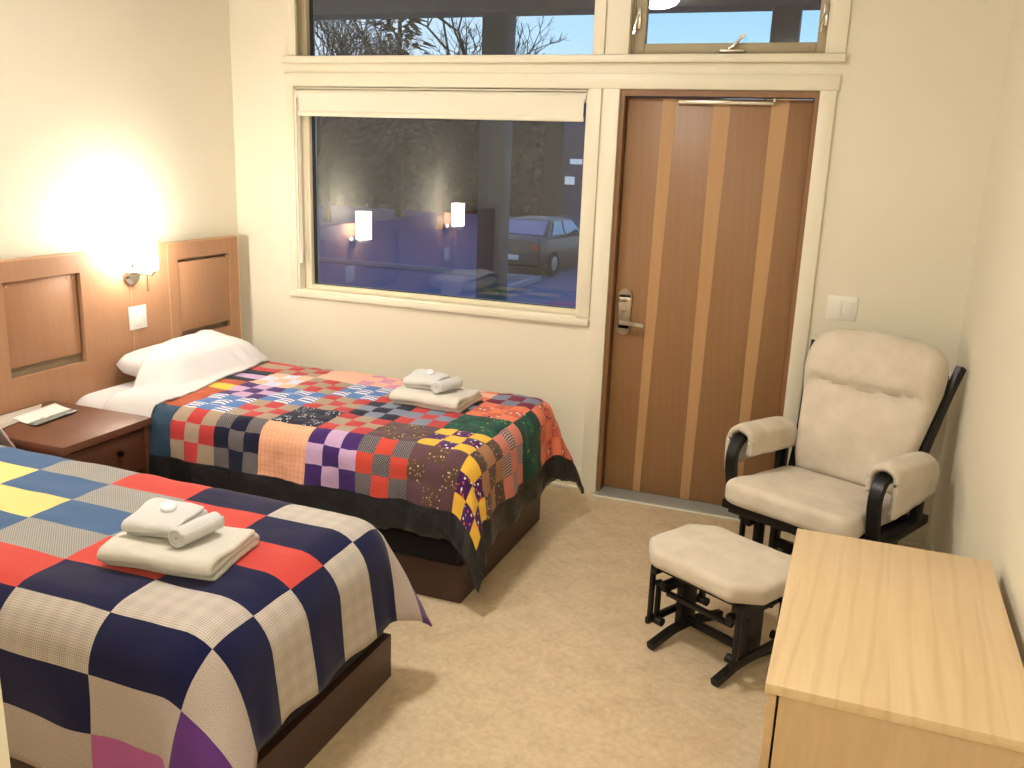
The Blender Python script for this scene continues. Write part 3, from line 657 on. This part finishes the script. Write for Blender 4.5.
# ================================================================ NIGHTSTAND
NX0, NX1, NY0, NY1, NZ = HX+.004, -1.645, -2.012, -1.528, .603
ns = thing('nightstand', 'dark walnut nightstand with one drawer between the two beds', 'nightstand', ((NX0+NX1)/2, (NY0+NY1)/2, 0)); NL = ((NX0+NX1)/2, (NY0+NY1)/2, 0)
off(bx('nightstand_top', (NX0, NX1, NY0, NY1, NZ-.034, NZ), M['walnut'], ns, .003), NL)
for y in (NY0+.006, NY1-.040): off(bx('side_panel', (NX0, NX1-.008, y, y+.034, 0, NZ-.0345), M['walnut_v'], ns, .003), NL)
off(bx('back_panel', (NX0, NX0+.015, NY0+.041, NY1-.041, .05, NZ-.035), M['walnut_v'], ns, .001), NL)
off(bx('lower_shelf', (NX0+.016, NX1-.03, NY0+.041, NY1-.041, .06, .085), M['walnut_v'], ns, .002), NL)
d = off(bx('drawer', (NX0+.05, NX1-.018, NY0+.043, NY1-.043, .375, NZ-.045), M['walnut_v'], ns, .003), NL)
bm = bmesh.new(); cyl(bm, (NX1-.02, -1.72, .49), (NX1-.004, -1.72, .49), .006, n=14); cyl(bm, (NX1-.006, -1.72, .49), (NX1+.008, -1.72, .49), .014, .012, 20); k = finish('knob', bm, plain('dark_bronze', srgb(50, 36, 28), .35, .8), d)
# brochures
def leaflet(name, pts, z, cmat, lab, fold=0):
    bm = bmesh.new(); n = 10; V = {}
    A, B_, C_, D_ = [Vector((*p, 0)) for p in pts]; uvl = bm.loops.layers.uv.new('UVMap')
    for i in range(n+1):
        for j in range(n+1):
            u, v = i/n, j/n; p = A*(1-u)*(1-v)+B_*u*(1-v)+C_*u*v+D_*(1-u)*v
            p.z = z+fold*((u-.5)**2*4)*(.6+.4*v); V[i, j] = bm.verts.new(p)
    for i in range(n):
        for j in range(n):
            f = bm.faces.new((V[i, j], V[i+1, j], V[i+1, j+1], V[i, j+1]))
            for lp_, (u, v) in zip(f.loops, ((i, j), (i+1, j), (i+1, j+1), (i, j+1))): lp_[uvl].uv = (u/n, v/n)
    o = finish_raw(name, bm, cmat); so = o.modifiers.new('t', 'SOLIDIFY'); so.thickness = .0012; so.offset = 1
    tag(o, lab, 'brochure'); return o
def brochure_mat(name, cpaper, c1, c2, thr):
    t = NT(name); uv = t.coord('UV'); s = t.N('ShaderNodeSeparateXYZ'); t.L(uv, s.inputs[0]); n = t.noise(uv, 4, 4)
    ad = t.N('ShaderNodeMath', operation='MULTIPLY_ADD'); t.L(n, ad.inputs[0]); ad.inputs[1].default_value = .35; t.L(s.outputs['X'], ad.inputs[2])
    g = t.ramp(n, [(.4, c1), (.6, c2)])
    t.base(t.mix(t.ramp(ad.outputs[0], [(thr, (0, 0, 0, 1)), (thr+.03, (1, 1, 1, 1))]), cpaper, g), .3); return t.m
leaflet('brochure', [(-2.13, -1.83), (-1.955, -1.865), (-1.975, -1.615), (-2.15, -1.585)], NZ+.0035, brochure_mat('landscape_leaflet', srgb(240, 240, 235), srgb(92, 112, 108), srgb(140, 146, 140), .80), 'white folded leaflet with a dark landscape strip lying on the nightstand', .008)
leaflet('brochure', [(-2.21, -1.95), (-2.05, -1.975), (-2.10, -1.72), (-2.215, -1.600)], NZ+.001, brochure_mat('grey_leaflet', srgb(196, 190, 178), srgb(160, 160, 152), srgb(182, 176, 160), .9), 'greyish leaflet behind the white one at the back of the nightstand', .002)

# ================================================================ DRESSER
DX0, DX1, DY0, DY1, DZ = 1.123, 1.645, -2.767, -1.875, .736
ds = thing('dresser', 'pale maple chest of drawers standing by the right wall', 'dresser', ((DX0+DX1)/2, (DY0+DY1)/2, 0)); DL = ((DX0+DX1)/2, (DY0+DY1)/2, 0)
off(bx('dresser_top', (DX0, DX1, DY0, DY1, DZ-.024, DZ), M['maple'], ds, .002), DL)
for y in (DY0+.006, DY1-.024): off(bx('side_panel', (DX0+.030, DX1-.006, y, y+.018, .0, DZ-.0245), M['maple_side'], ds, .0015), DL)
off(bx('back_panel', (DX1-.018, DX1-.008, DY0+.025, DY1-.025, .02, DZ-.025), M['maple_side'], ds, .001), DL)
off(bx('dresser_plinth', (DX0+.05, DX0+.066, DY0+.026, DY1-.026, 0, .07), M['maple_side'], ds, .001), DL)
for k in range(3):
    z0 = .075+k*.213
    d = off(bx('drawer', (DX0+.006, DX0+.025, DY0+.008, DY1-.008, z0, z0+.207), M['maple_side'], ds, .0015), DL)

# ================================================================ GLIDER CHAIR
BW = M['blackwood']
def rrect(hw, hd, e=5.0):
    def f(t):
        c, s = math.cos(t), math.sin(t); r = (abs(c)**e+abs(s)**e)**(-1/e); return (hw*c*r, hd*s*r)
    return f
def chamf(hw, hd, ch):
    def f(t):
        c, s = math.cos(t), math.sin(t)
        r = min(hw/abs(c) if abs(c) > 1e-6 else 9, hd/abs(s) if abs(s) > 1e-6 else 9, (hw+hd-ch)/(abs(c)+abs(s)+1e-9)); return (c*r, s*r)
    return f
def cushion(name, outline, z0, z1, mat, parent, n=72, r=.03, crown=.012, seed=1, yslope=0):
    prof = []; h = z1-z0; rr = min(r, h/2)
    for i in range(6): a = PI/2*i/5; prof.append((1, z0+rr-rr*math.cos(a), -rr+rr*math.sin(a)))
    for i in range(6): a = PI/2*i/5; prof.append((1, z1-rr+rr*math.sin(a), -rr+rr*math.cos(a)))
    bm = bmesh.new(); rings = []
    ins = [(p[1], p[2], 1.0) for p in prof]+[(z1+crown*(1-k*k), -rr, k) for k in (.93, .8, .6, .4, .2, .06)]
    for z, dr, k in ins:
        ring = []
        for i in range(n):
            t = 2*PI*i/n; x, y = outline(t); L = math.hypot(x, y); f = max(0, (L+dr)/L)*k
            X, Y = x*f, y*f; zz = z+.0035*n3(X, Y, seed, 11)*(1 if z > z0+rr else .2)+yslope*Y
            ring.append(bm.verts.new((X, Y, zz)))
        rings.append(ring)
    for a, b in zip(rings, rings[1:]):
        for i in range(n): bm.faces.new((a[i], a[(i+1) % n], b[(i+1) % n], b[i]))
    bm.faces.new(rings[0][::-1]); bm.faces.new(rings[-1])
    return finish(name, bm, mat, parent, True, 70)
CR = R(-25)
ch = thing('glider_chair', 'beige padded glider rocking chair with black wooden frame in the corner by the door', 'chair', (1.175, -.700, 0), CR)
cs = cushion('seat_cushion', lambda t: (lambda p: (p[0]*(1.0+.10*max(0, -p[1]-.10)/.2), p[1]-.075))(rrect(.278, .268, 8)(t)), .375, .478, M['suede'], ch, 96, .035, .014, 4, -.07)
# back cushion
def back_cushion():
    n, m = 36, 44; bm = bmesh.new(); Fv = {}; Bv = {}
    for i in range(n+1):
        for j in range(m+1):
            u = -1+2*i/n; v = j/m
            hw = .240+.068*min(1, v*1.3)
            e = max(0, 1-abs(u)**5); ev = max(0, 1-abs(2*v-1)**7)
            top = .675-.045*u*u-.04*u**8; x = u*hw*(1-.04*max(0, (v-.85)/.15)**2*abs(u)**3)*(1-.05*max(0, (.12-v)/.12)); z = v*top
            vc = .600+.085*u*u-.10*math.exp(-((abs(u)-1)/.12)**2)
            cre = math.exp(-((v-vc)/.018)**2)*.042*(1-.3*abs(u))
            hr = 1.0+(.55 if v > vc else 0)*math.sin(PI*min(1, max(0, (v-vc)/(1-vc))))**.7
            wings = .030*math.exp(-((abs(u)-.86)/.13)**2)*(v > vc-.02)
            wr = .008*abs(math.sin(abs(u)*22))*math.exp(-((v-vc)/.05)**2)*math.exp(-((abs(u)-.82)/.2)**2)
            th = .060*(e**.42)*(ev**.40)*hr+wings*e*ev-(cre+wr)*e*ev+.004*n3(u*2, v*4, 5)*e*ev
            edge = i in (0, n) or j in (0, m)
            Fv[i, j] = bm.verts.new((x, -th, z)); Bv[i, j] = Fv[i, j] if edge else bm.verts.new((x, .045*(e**.4)*(ev**.4), z))
    for i in range(n):
        for j in range(m):
            bm.faces.new((Fv[i, j], Fv[i+1, j], Fv[i+1, j+1], Fv[i, j+1])); bm.faces.new((Bv[i, j], Bv[i, j+1], Bv[i+1, j+1], Bv[i+1, j]))
    return bm
REC = R(-19)
bc = finish('back_cushion', back_cushion(), M['suede'], ch, True, 80); bc.location = (0, .175, .455); bc.rotation_euler = (REC, 0, 0)
def back_pt(x, v, yo=0):  # point along reclined back
    return Vector((x, .175+.050+yo+v*math.sin(-REC), .455+v*math.cos(-REC)))
for s in (-1, 1):
    bm = bmesh.new(); sweep(bm, spline([back_pt(s*.262, -.16), back_pt(s*.268, .1), back_pt(s*.302, .4, -.0), back_pt(s*.326, .572, .012)], 6), .030, .055, Vector((1, 0, 0))); finish('back_post', bm, BW, ch)
bm = bmesh.new()
for k in range(5): sweep(bm, [back_pt(-.16+.08*k, -.10), back_pt(-.16+.08*k, .50)], .035, .012)
sweep(bm, [back_pt(-.295, .50), back_pt(.295, .50)], .012, .06, Vector((0, 1, 0))); sweep(bm, [back_pt(-.27, -.10), back_pt(.27, -.10)], .018, .06, Vector((0, 1, 0)))
finish('back_slats', bm, BW, ch)
AX = .316
for s in (-1, 1):
    bm = bmesh.new(); x = s*AX
    sweep(bm, spline([(x, -.175, .33), (x, -.205, .44), (x, -.225, .54), (x, -.212, .605), (x, -.160, .645), (x, -.08, .642), (x, .10, .625), (x, .24, .615)], 6), .052, .030); finish('arm_frame', bm, BW, ch)
    bm = bmesh.new()
    # padded sleeve : rounded top with side flaps
    n = 26; sect = [(-.064, -.14), (-.070, -.05), (-.064, .014), (-.040, .042), (0, .054), (.040, .042), (.064, .014), (.070, -.05), (.064, -.14)]
    sect = [(p.x, p.z) for p in spline([(a, 0, b) for a, b in sect], 4)]; rings = []
    for i in range(n+1):
        t = i/n; y = -.185+.40*t; cap = (max(0, 1-(abs(2*t-1))**6))**.5
        ring = []
        for (a, b) in sect:
            lo = b
            if b < 0: lo = b*(.80+.35*(1-t) if s*a > 0 else .55)          # outer flap hangs lower at the front
            drop = -.022*(1-cap) if b > 0 else 0
            ring.append(bm.verts.new((x+a*(.9+.1*cap), y+.004*n3(a*20, t*5, s), .652-.03*t+lo+drop+.003*n3(a*18, t*6, 2+s))))
        rings.append(ring)
    for a, b in zip(rings, rings[1:]):
        for i in range(len(sect)-1): bm.faces.new((a[i], a[i+1], b[i+1], b[i]))
    # front & back closing of the top pad
    o = finish('arm_pad', bm, M['suede'], ch, True, 80); so = o.modifiers.new('t', 'SOLIDIFY'); so.thickness = .022; so.offset = -1
    bm = bmesh.new(); box(bm, x-.02, x+.02, -.24, .30, .335, .375, .006); box(bm, x-.018, x+.018, .17, .235, .36, .62, .006); finish('side_rail', bm, BW, ch)
bm = bmesh.new(); box(bm, -.30, .30, -.245, -.205, .325, .372, .006); box(bm, -.30, .30, .20, .24, .325, .372, .006); box(bm, -.3, .3, -.2, .2, .352, .368); finish('seat_frame', bm, BW, ch)
def sled(x, L, parent, hgt=.05, n=1, name='sled_foot'):
    bm = bmesh.new(); sweep(bm, spline([(x, -L/2, .010), (x, -L/2+.05, .022), (x, 0, .036), (x, L/2-.05, .022), (x, L/2, .010)], 5), .034, .036)
    for v in bm.verts: v.co.z = max(v.co.z+.006, .0005)
    return finish(name, bm, BW, parent)
for s in (-1, 1):
    sled(s*.235, .60, ch)
    bm = bmesh.new(); box(bm, s*.235-.016, s*.235+.016, -.10, -.05, .045, .29, .005); box(bm, s*.235-.016, s*.235+.016, .05, .10, .045, .29, .005); box(bm, s*.235-.016, s*.235+.016, -.19, .19, .265, .31, .006); finish('base_post', bm, BW, ch)
    for y in (-.17, .17):
        bm = bmesh.new(); box(bm, s*.262-.007, s*.262+.007, y-.016, y+.016, .13, .345, .003); cyl(bm, (s*.235, y, .29), (s*.278, y, .29), .013, n=14); cyl(bm, (s*.235, y, .15), (s*.278, y, .15), .013, n=14); finish('swing_link', bm, BW, ch)
bm = bmesh.new(); box(bm, -.235, .235, -.09, -.06, .10, .14, .004); box(bm, -.235, .235, .06, .09, .10, .14, .004); box(bm, -.2, .2, -.19, -.16, .14, .165, .003); box(bm, -.2, .2, .16, .19, .14, .165, .003); finish('stretcher', bm, BW, ch)

# ================================================================ GLIDER OTTOMAN
ot = thing('glider_ottoman', 'matching beige gliding footstool with black wooden base in front of the glider chair', 'footstool', (.868, -1.400, 0), R(-29))
cushion('footstool_cushion', chamf(.265, .195, .085), .328, .405, M['suede'], ot, 96, .028, .014, 9)
bm = bmesh.new(); box(bm, -.20, .20, -.145, -.115, .300, .329, .004); box(bm, -.20, .20, .115, .145, .300, .329, .004)
for x in (-.185, .185): box(bm, x-.015, x+.015, -.17, .17, .292, .325, .004)
finish('seat_frame', bm, BW, ot)
for s in (-1, 1):
    x = s*.150
    bm = bmesh.new(); sweep(bm, spline([(x, -.195, .012), (x, -.15, .022), (x, -.06, .040), (x, .06, .040), (x, .17, .020), (x, .225, .010)], 4), .032, .034)
    for v in bm.verts: v.co.z = max(v.co.z+.005, .0005)
    finish('sled_foot', bm, BW, ot)
    bm = bmesh.new(); box(bm, x-.016, x+.016, -.045, .045, .04, .25, .006); box(bm, x-.016, x+.016, -.150, .150, .225, .265, .008); finish('base_post', bm, BW, ot)
    for y in (-.135, .135):
        bm = bmesh.new(); box(bm, x+s*.030-.006, x+s*.030+.006, y-.012, y+.012, .085, .26, .003); cyl(bm, (x, y, .245), (x+s*.042, y, .245), .012, n=14); cyl(bm, (x, y, .095), (x+s*.042, y, .095), .017, n=16); finish('swing_link', bm, BW, ot)
    bm = bmesh.new(); box(bm, x+s*.046-.010, x+s*.046+.010, -.175, .175, .080, .112, .008); finish('glide_rail', bm, BW, ot)
    for y in (-.155, .155):
        bm = bmesh.new(); box(bm, x+s*.046-.008, x+s*.046+.008, y-.010, y+.010, .10, .300, .003); finish('hanger_post', bm, BW, ot)
bm = bmesh.new(); box(bm, -.15, .15, -.012, .012, .055, .085, .004); finish('stretcher', bm, BW, ot)
bm = bmesh.new(); box(bm, -.15, .15, -.13, -.112, .205, .225, .004); box(bm, -.15, .15, .112, .13, .205, .225, .004); finish('stretcher', bm, BW, ot)

# ================================================================ CEILING LAMPS
def ceiling_lamp(x, y, power, lab):
    t = thing('ceiling_lamp', lab, 'lamp', (x, y, CZ), 0, 'ceiling lamps'); em = emit('opal_diffuser_%d' % int(power), LAMP_COL, power)
    bm = bmesh.new(); lathe(bm, [(.19, 0), (.195, -.012), (.19, -.03), (.178, -.03)], (0, 0, 0), 48); finish('lamp_rim', bm, M['nickel'], t)
    bm = bmesh.new(); lathe(bm, [(.176, -.028), (.172, -.05), (.15, -.075), (.11, -.092), (.06, -.100), (.01, -.102)], (0, 0, 0), 48); finish('lamp_shade', bm, em, t)
ceiling_lamp(-.40, -2.20, CEIL_LAMP, 'round flush ceiling lamp over the middle of the room, glimpsed reflected in the transom')
ceiling_lamp(.95, -5.15, HALL_LAMP, 'round flush ceiling lamp in the entry behind the camera, out of frame')

# ================================================================ OUTSIDE
M['asphalt'] = paint('dusk_asphalt', srgb(104, 100, 126), .8, 20, .3)
M['soffit'] = paint('grey_soffit_boards', srgb(112, 118, 120), .8)
M['post'] = paint('grey_post_paint', srgb(66, 72, 84), .7)
M['conc'] = paint('pale_concrete', srgb(140, 140, 148), .8)
bm = bmesh.new(); box(bm, -60, 60, 3.2, 90, -1.63, -1.38); struct(finish('ground_outside', bm, M['asphalt'], smooth=False))
bm = bmesh.new(); box(bm, -9, 8, .165, 3.2, -1.38, -.03); struct(finish('porch_floor', bm, M['conc'], smooth=False))
bm = bmesh.new(); box(bm, -6.6, -6.45, 8.2, 17.5, -1.38, -1.25, .01); box(bm, -24, -6.6, 17.35, 17.5, -1.38, -1.25, .01); struct(finish('curb', bm, M['conc']))
bm = bmesh.new(); box(bm, -9, 8, .145, 2.75, 3.02, 3.10); struct(finish('porch_soffit', bm, M['soffit'], smooth=False))
bm = bmesh.new(); box(bm, -9, 8, 2.35, 2.65, 2.86, 3.019, .01); struct(finish('porch_beam', bm, M['post']))
def column(x0, x1, lab):
    t = thing('porch_column', lab, 'column', ((x0+x1)/2, 2.5, -.03), 0, 'porch columns'); w_ = (x1-x0)/2
    bm = bmesh.new(); box(bm, -w_, w_, -w_, w_, .0, 2.89, .012); finish('shaft', bm, M['post'], t)
    bm = bmesh.new(); box(bm, -w_-.02, w_+.02, -w_-.02, w_+.02, .0, .14, .01); finish('base', bm, M['post'], t)
column(-1.79, -1.58, 'square grey porch column outside the large window'); column(.42, .61, 'square dark porch column outside the transom over the door')

# parked car
def make_car():
    t = thing('parked_car', 'dark sedan parked outside beyond the large window, seen from behind', 'car', (0, 0, 0))
    body = plain('dark_car_paint', srgb(50, 46, 54), .3, .3, .6); gl = plain('car_glass', srgb(120, 130, 165), .06, .75); tl = plain('tail_light_red', srgb(120, 22, 24), .2); ty = plain('tyre_rubber', srgb(22, 22, 24), .8); hub = plain('wheel_rim', srgb(150, 150, 155), .35, .8)
    # body lofted along length (x = length, rear at x=-2.3)
    st = [(-2.30, .62, .34, .74), (-2.25, .80, .28, .93), (-2.1, .85, .24, .99), (-1.5, .87, .22, 1.00), (-.8, .88, .20, .98), (.9, .88, .20, .96), (1.5, .86, .22, .90), (2.05, .80, .25, .78), (2.28, .66, .32, .62)]
    bm = bmesh.new(); rings = []
    for x, hw, z0, z1 in st:
        ring = [(-hw*.9, z0), (-hw, z0+.12), (-hw, (z0+z1)/2+.05), (-hw*.93, z1-.05), (-hw*.80, z1), (0, z1+.02), (hw*.80, z1), (hw*.93, z1-.05), (hw, (z0+z1)/2+.05), (hw, z0+.12), (hw*.9, z0), (0, z0-.02)]
        rings.append([bm.verts.new((x, y, z)) for y, z in ring])
    for a, b in zip(rings, rings[1:]):
        for i in range(12): bm.faces.new((a[i], a[(i+1) % 12], b[(i+1) % 12], b[i]))
    bm.faces.new(rings[0][::-1]); bm.faces.new(rings[-1]); finish('car_body', bm, body, t)
    cab = [(-1.68, .74, .0), (-1.10, .61, .40), (-.85, .59, .43), (-.2, .585, .445), (.25, .60, .41), (1.02, .74, .0)]
    bm = bmesh.new(); rr = []
    for x, hw, h in cab: rr.append([bm.verts.new((x, y, .975+z)) for y, z in ((-.74, 0), (-hw-.02, h*.93), (-hw*.8, h), (0, h+.02), (hw*.8, h), (hw+.02, h*.93), (.74, 0))])
    for a, b in zip(rr, rr[1:]):
        for i in range(6): bm.faces.new((a[i], a[i+1], b[i+1], b[i]))
    finish('car_roof', bm, body, t)
    def quad(name, pts, mat):
        bm = bmesh.new(); P = [Vector(p) for p in pts]; nn = (P[1]-P[0]).cross(P[2]-P[0]).normalized()*.012
        a = [bm.verts.new(p+nn) for p in P]; b = [bm.verts.new(p-nn) for p in P]; k = len(P)
        bm.faces.new(a); bm.faces.new(b[::-1])
        for i in range(k): bm.faces.new((a[i], b[i], b[(i+1) % k], a[(i+1) % k]))
        return finish(name, bm, mat, t, False)
    quad('rear_window', [(-1.62, -.62, 1.03), (-1.62, .62, 1.03), (-1.17, .54, 1.355), (-1.17, -.54, 1.355)], gl)
    quad('windscreen', [(.96, -.62, 1.03), (.34, -.54, 1.36), (.34, .54, 1.36), (.96, .62, 1.03)], gl)
    for s in (-1, 1):
        quad('side_window', [(-1.36, s*.748, 1.03), (-.52, s*.752, 1.02), (-.55, s*.640, 1.355), (-1.02, s*.655, 1.345)], gl)
        quad('side_window', [(-.44, s*.752, 1.02), (.62, s*.752, 1.02), (.18, s*.650, 1.35), (-.46, s*.640, 1.355)], gl)
        bm = bmesh.new(); box(bm, -2.315, -2.2, s*.68-.13, s*.68+.13, .70, .86, .02); finish('tail_light', bm, tl, t)
        for x in (-1.45, 1.42):
            bm = bmesh.new(); cyl(bm, (x, s*.66, .32), (x, s*.895, .32), .32, n=28); wl = finish('wheel', bm, ty, t)
            bm = bmesh.new(); cyl(bm, (x, s*.89, .32), (x, s*.905, .32), .2, .17, n=24); finish('hub_cap', bm, hub, wl)
        bm = bmesh.new(); box(bm, .55, .72, s*.86-.0, s*.86+s*.17, 1.0, 1.12, .02); finish('wing_mirror', bm, body, t)
    bm = bmesh.new(); box(bm, -2.345, -2.26, -.78, .78, .36, .56, .03); finish('rear_bumper', bm, body, t)
    bm = bmesh.new(); box(bm, -2.36, -2.335, -.26, .26, .44, .57, .005); finish('number_plate', bm, plain('plate_white', srgb(190, 195, 200), .5), t)
    return t
car = make_car(); car.location = (-7.30, 20.2, -1.38); car.rotation_euler = (0, 0, R(86)); car.scale = (1.04, 1.04, 1.04)

# trees, hedge, far house
bark = plain('winter_bark', srgb(36, 34, 40), .9); leaf = plain('dark_conifer_needles', srgb(34, 42, 44), .9)
def bare_tree(x, y, h, seed, lab):
    rnd = random.Random(seed); t = thing('bare_tree', lab, 'tree', (x, y, -1.38), 0, 'trees beyond the parking lot')
    bm = bmesh.new()
    def seg(p, d, L, r, lv, bmx):
        q_ = p+d*L; cyl(bmx, p, q_, r, r*.72, 5 if lv < 3 else 3, False)
        if lv >= 7 or r < .006: return
        k = 2 if rnd.random() < .55 else 3
        for _ in range(k):
            ax = Vector((rnd.uniform(-1, 1), rnd.uniform(-1, 1), rnd.uniform(-.35, .9))).normalized()
            nd = (d*.85+ax*.75).normalized(); nd.z += .06; seg(q_, nd.normalized(), L*rnd.uniform(.66, .86), r*.66, lv+1, bmx)
    seg(Vector((0, 0, 0)), Vector((rnd.uniform(-.06, .06), 0, 1)).normalized(), h*.23, h*.017, 0, bm)
    finish('branches', bm, bark, t, False); return t
for i, (x, y, h, lab) in enumerate([(-20.9, 30, 10.5, 'bare winter tree seen at the left end of the upper window'), (-15.4, 30, 12.5, 'large bare spreading tree between the conifer and the porch column'), (-19.0, 26.0, 10, 'bare tree in front of the conifer, through the upper window'), (-11.9, 28, 10.5, 'bare tree just right of the porch column, through the upper window')]):
    bare_tree(x, y, h, 11+i*5, lab)
def conifer(x, y, h, lab):
    t = thing('conifer', lab, 'tree', (x, y, -1.38), 0); rnd = random.Random(5)
    bm = bmesh.new(); cyl(bm, (0, 0, 0), (0, 0, h), h*.02, .02, 8); finish('trunk', bm, bark, t)
    bm = bmesh.new()
    for k in range(900):
        f = rnd.random()**.8; z = h*(.1+.9*f); rad = h*.20*(1-f)+.15; a = rnd.uniform(0, 2*PI); r_ = rad*rnd.uniform(.3, 1.05)
        p = Vector((r_*math.cos(a), r_*math.sin(a), z)); d = Vector((math.cos(a), math.sin(a), -.25)).normalized()*rnd.uniform(.3, .7); s_ = Vector((-math.sin(a), math.cos(a), rnd.uniform(-.5, .5)))*.14
        bm.faces.new([bm.verts.new(p-s_), bm.verts.new(p+s_), bm.verts.new(p+d+s_*.3), bm.verts.new(p+d-s_*.3)])
    finish('needles', bm, leaf, t, False)
conifer(-20.0, 35, 13, 'dense dark conifer among the bare trees, through the upper window')
bm = bmesh.new(); rnd = random.Random(3)
NXh, NZh = 260, 26; V = {}
for i in range(NXh+1):
    x = -50+35.6*i/NXh; ht = 5.6+.6*n3(x, 0, 0, .3)+.3*n3(x, 3, 0, 1.1)+.12*n3(x, 5, 0, 5)
    for j in range(NZh+1):
        f = j/NZh; V[i, j] = bm.verts.new((x, 40+.5*n3(x, f*5, 1, .9)+.25*n3(x, f*6, 2, 3)+.9*f**6, -1.38+ht*f)); V[i, j, 1] = None
for i in range(NXh+1): V[i, NZh+1] = bm.verts.new((-50+35.6*i/NXh, 43, V[i, NZh].co.z-.3)); V[i, NZh+2] = bm.verts.new((-50+35.6*i/NXh, 43.3, -1.38))
for i in range(NXh):
    for j in range(NZh+2): bm.faces.new((V[i, j], V[i+1, j], V[i+1, j+1], V[i, j+1]))
    bm.faces.new((V[i, NZh+2], V[i+1, NZh+2], V[i+1, 0], V[i, 0]))
for i in (0, NXh): bm.faces.new([V[i, j] for j in range(NZh+3)])
tag(finish('hedge', bm, leaf, None, False), 'tall dark evergreen hedge along the far side of the parking lot', 'hedge')
hs = thing('far_house', 'dim bluish house with two lit windows far beyond the parked car', 'house', (-12.5, 44, -1.38))
bm = bmesh.new(); box(bm, -3.0, 5.0, 0, 6, 0, 6.6); finish('wall', bm, plain('dusk_grey_siding', srgb(96, 96, 120), .8), hs, False)
bm = bmesh.new(); v = [bm.verts.new(p) for p in ((-3.3, -.4, 6.55), (5.3, -.4, 6.55), (5.3, 6.4, 6.55), (-3.3, 6.4, 6.55), (-3.3, 3, 7.6), (5.3, 3, 7.6))]
for f in ((0, 1, 5, 4), (2, 3, 4, 5), (0, 4, 3), (1, 2, 5), (0, 3, 2, 1)): bm.faces.new([v[i] for i in f])
finish('roof', bm, plain('dark_roof_shingle', srgb(66, 66, 78), .9), hs, False)
lw = emit('lit_window_glow', (.75, .88, 1), .22)
for (x0, z0, w_, h_) in ((-1.75, 2.75, .7, .28), (-2.0, 1.65, .55, .42)):
    bm = bmesh.new(); box(bm, x0, x0+w_, -.05, -.001, z0, z0+h_); finish('window', bm, lw, hs, False)
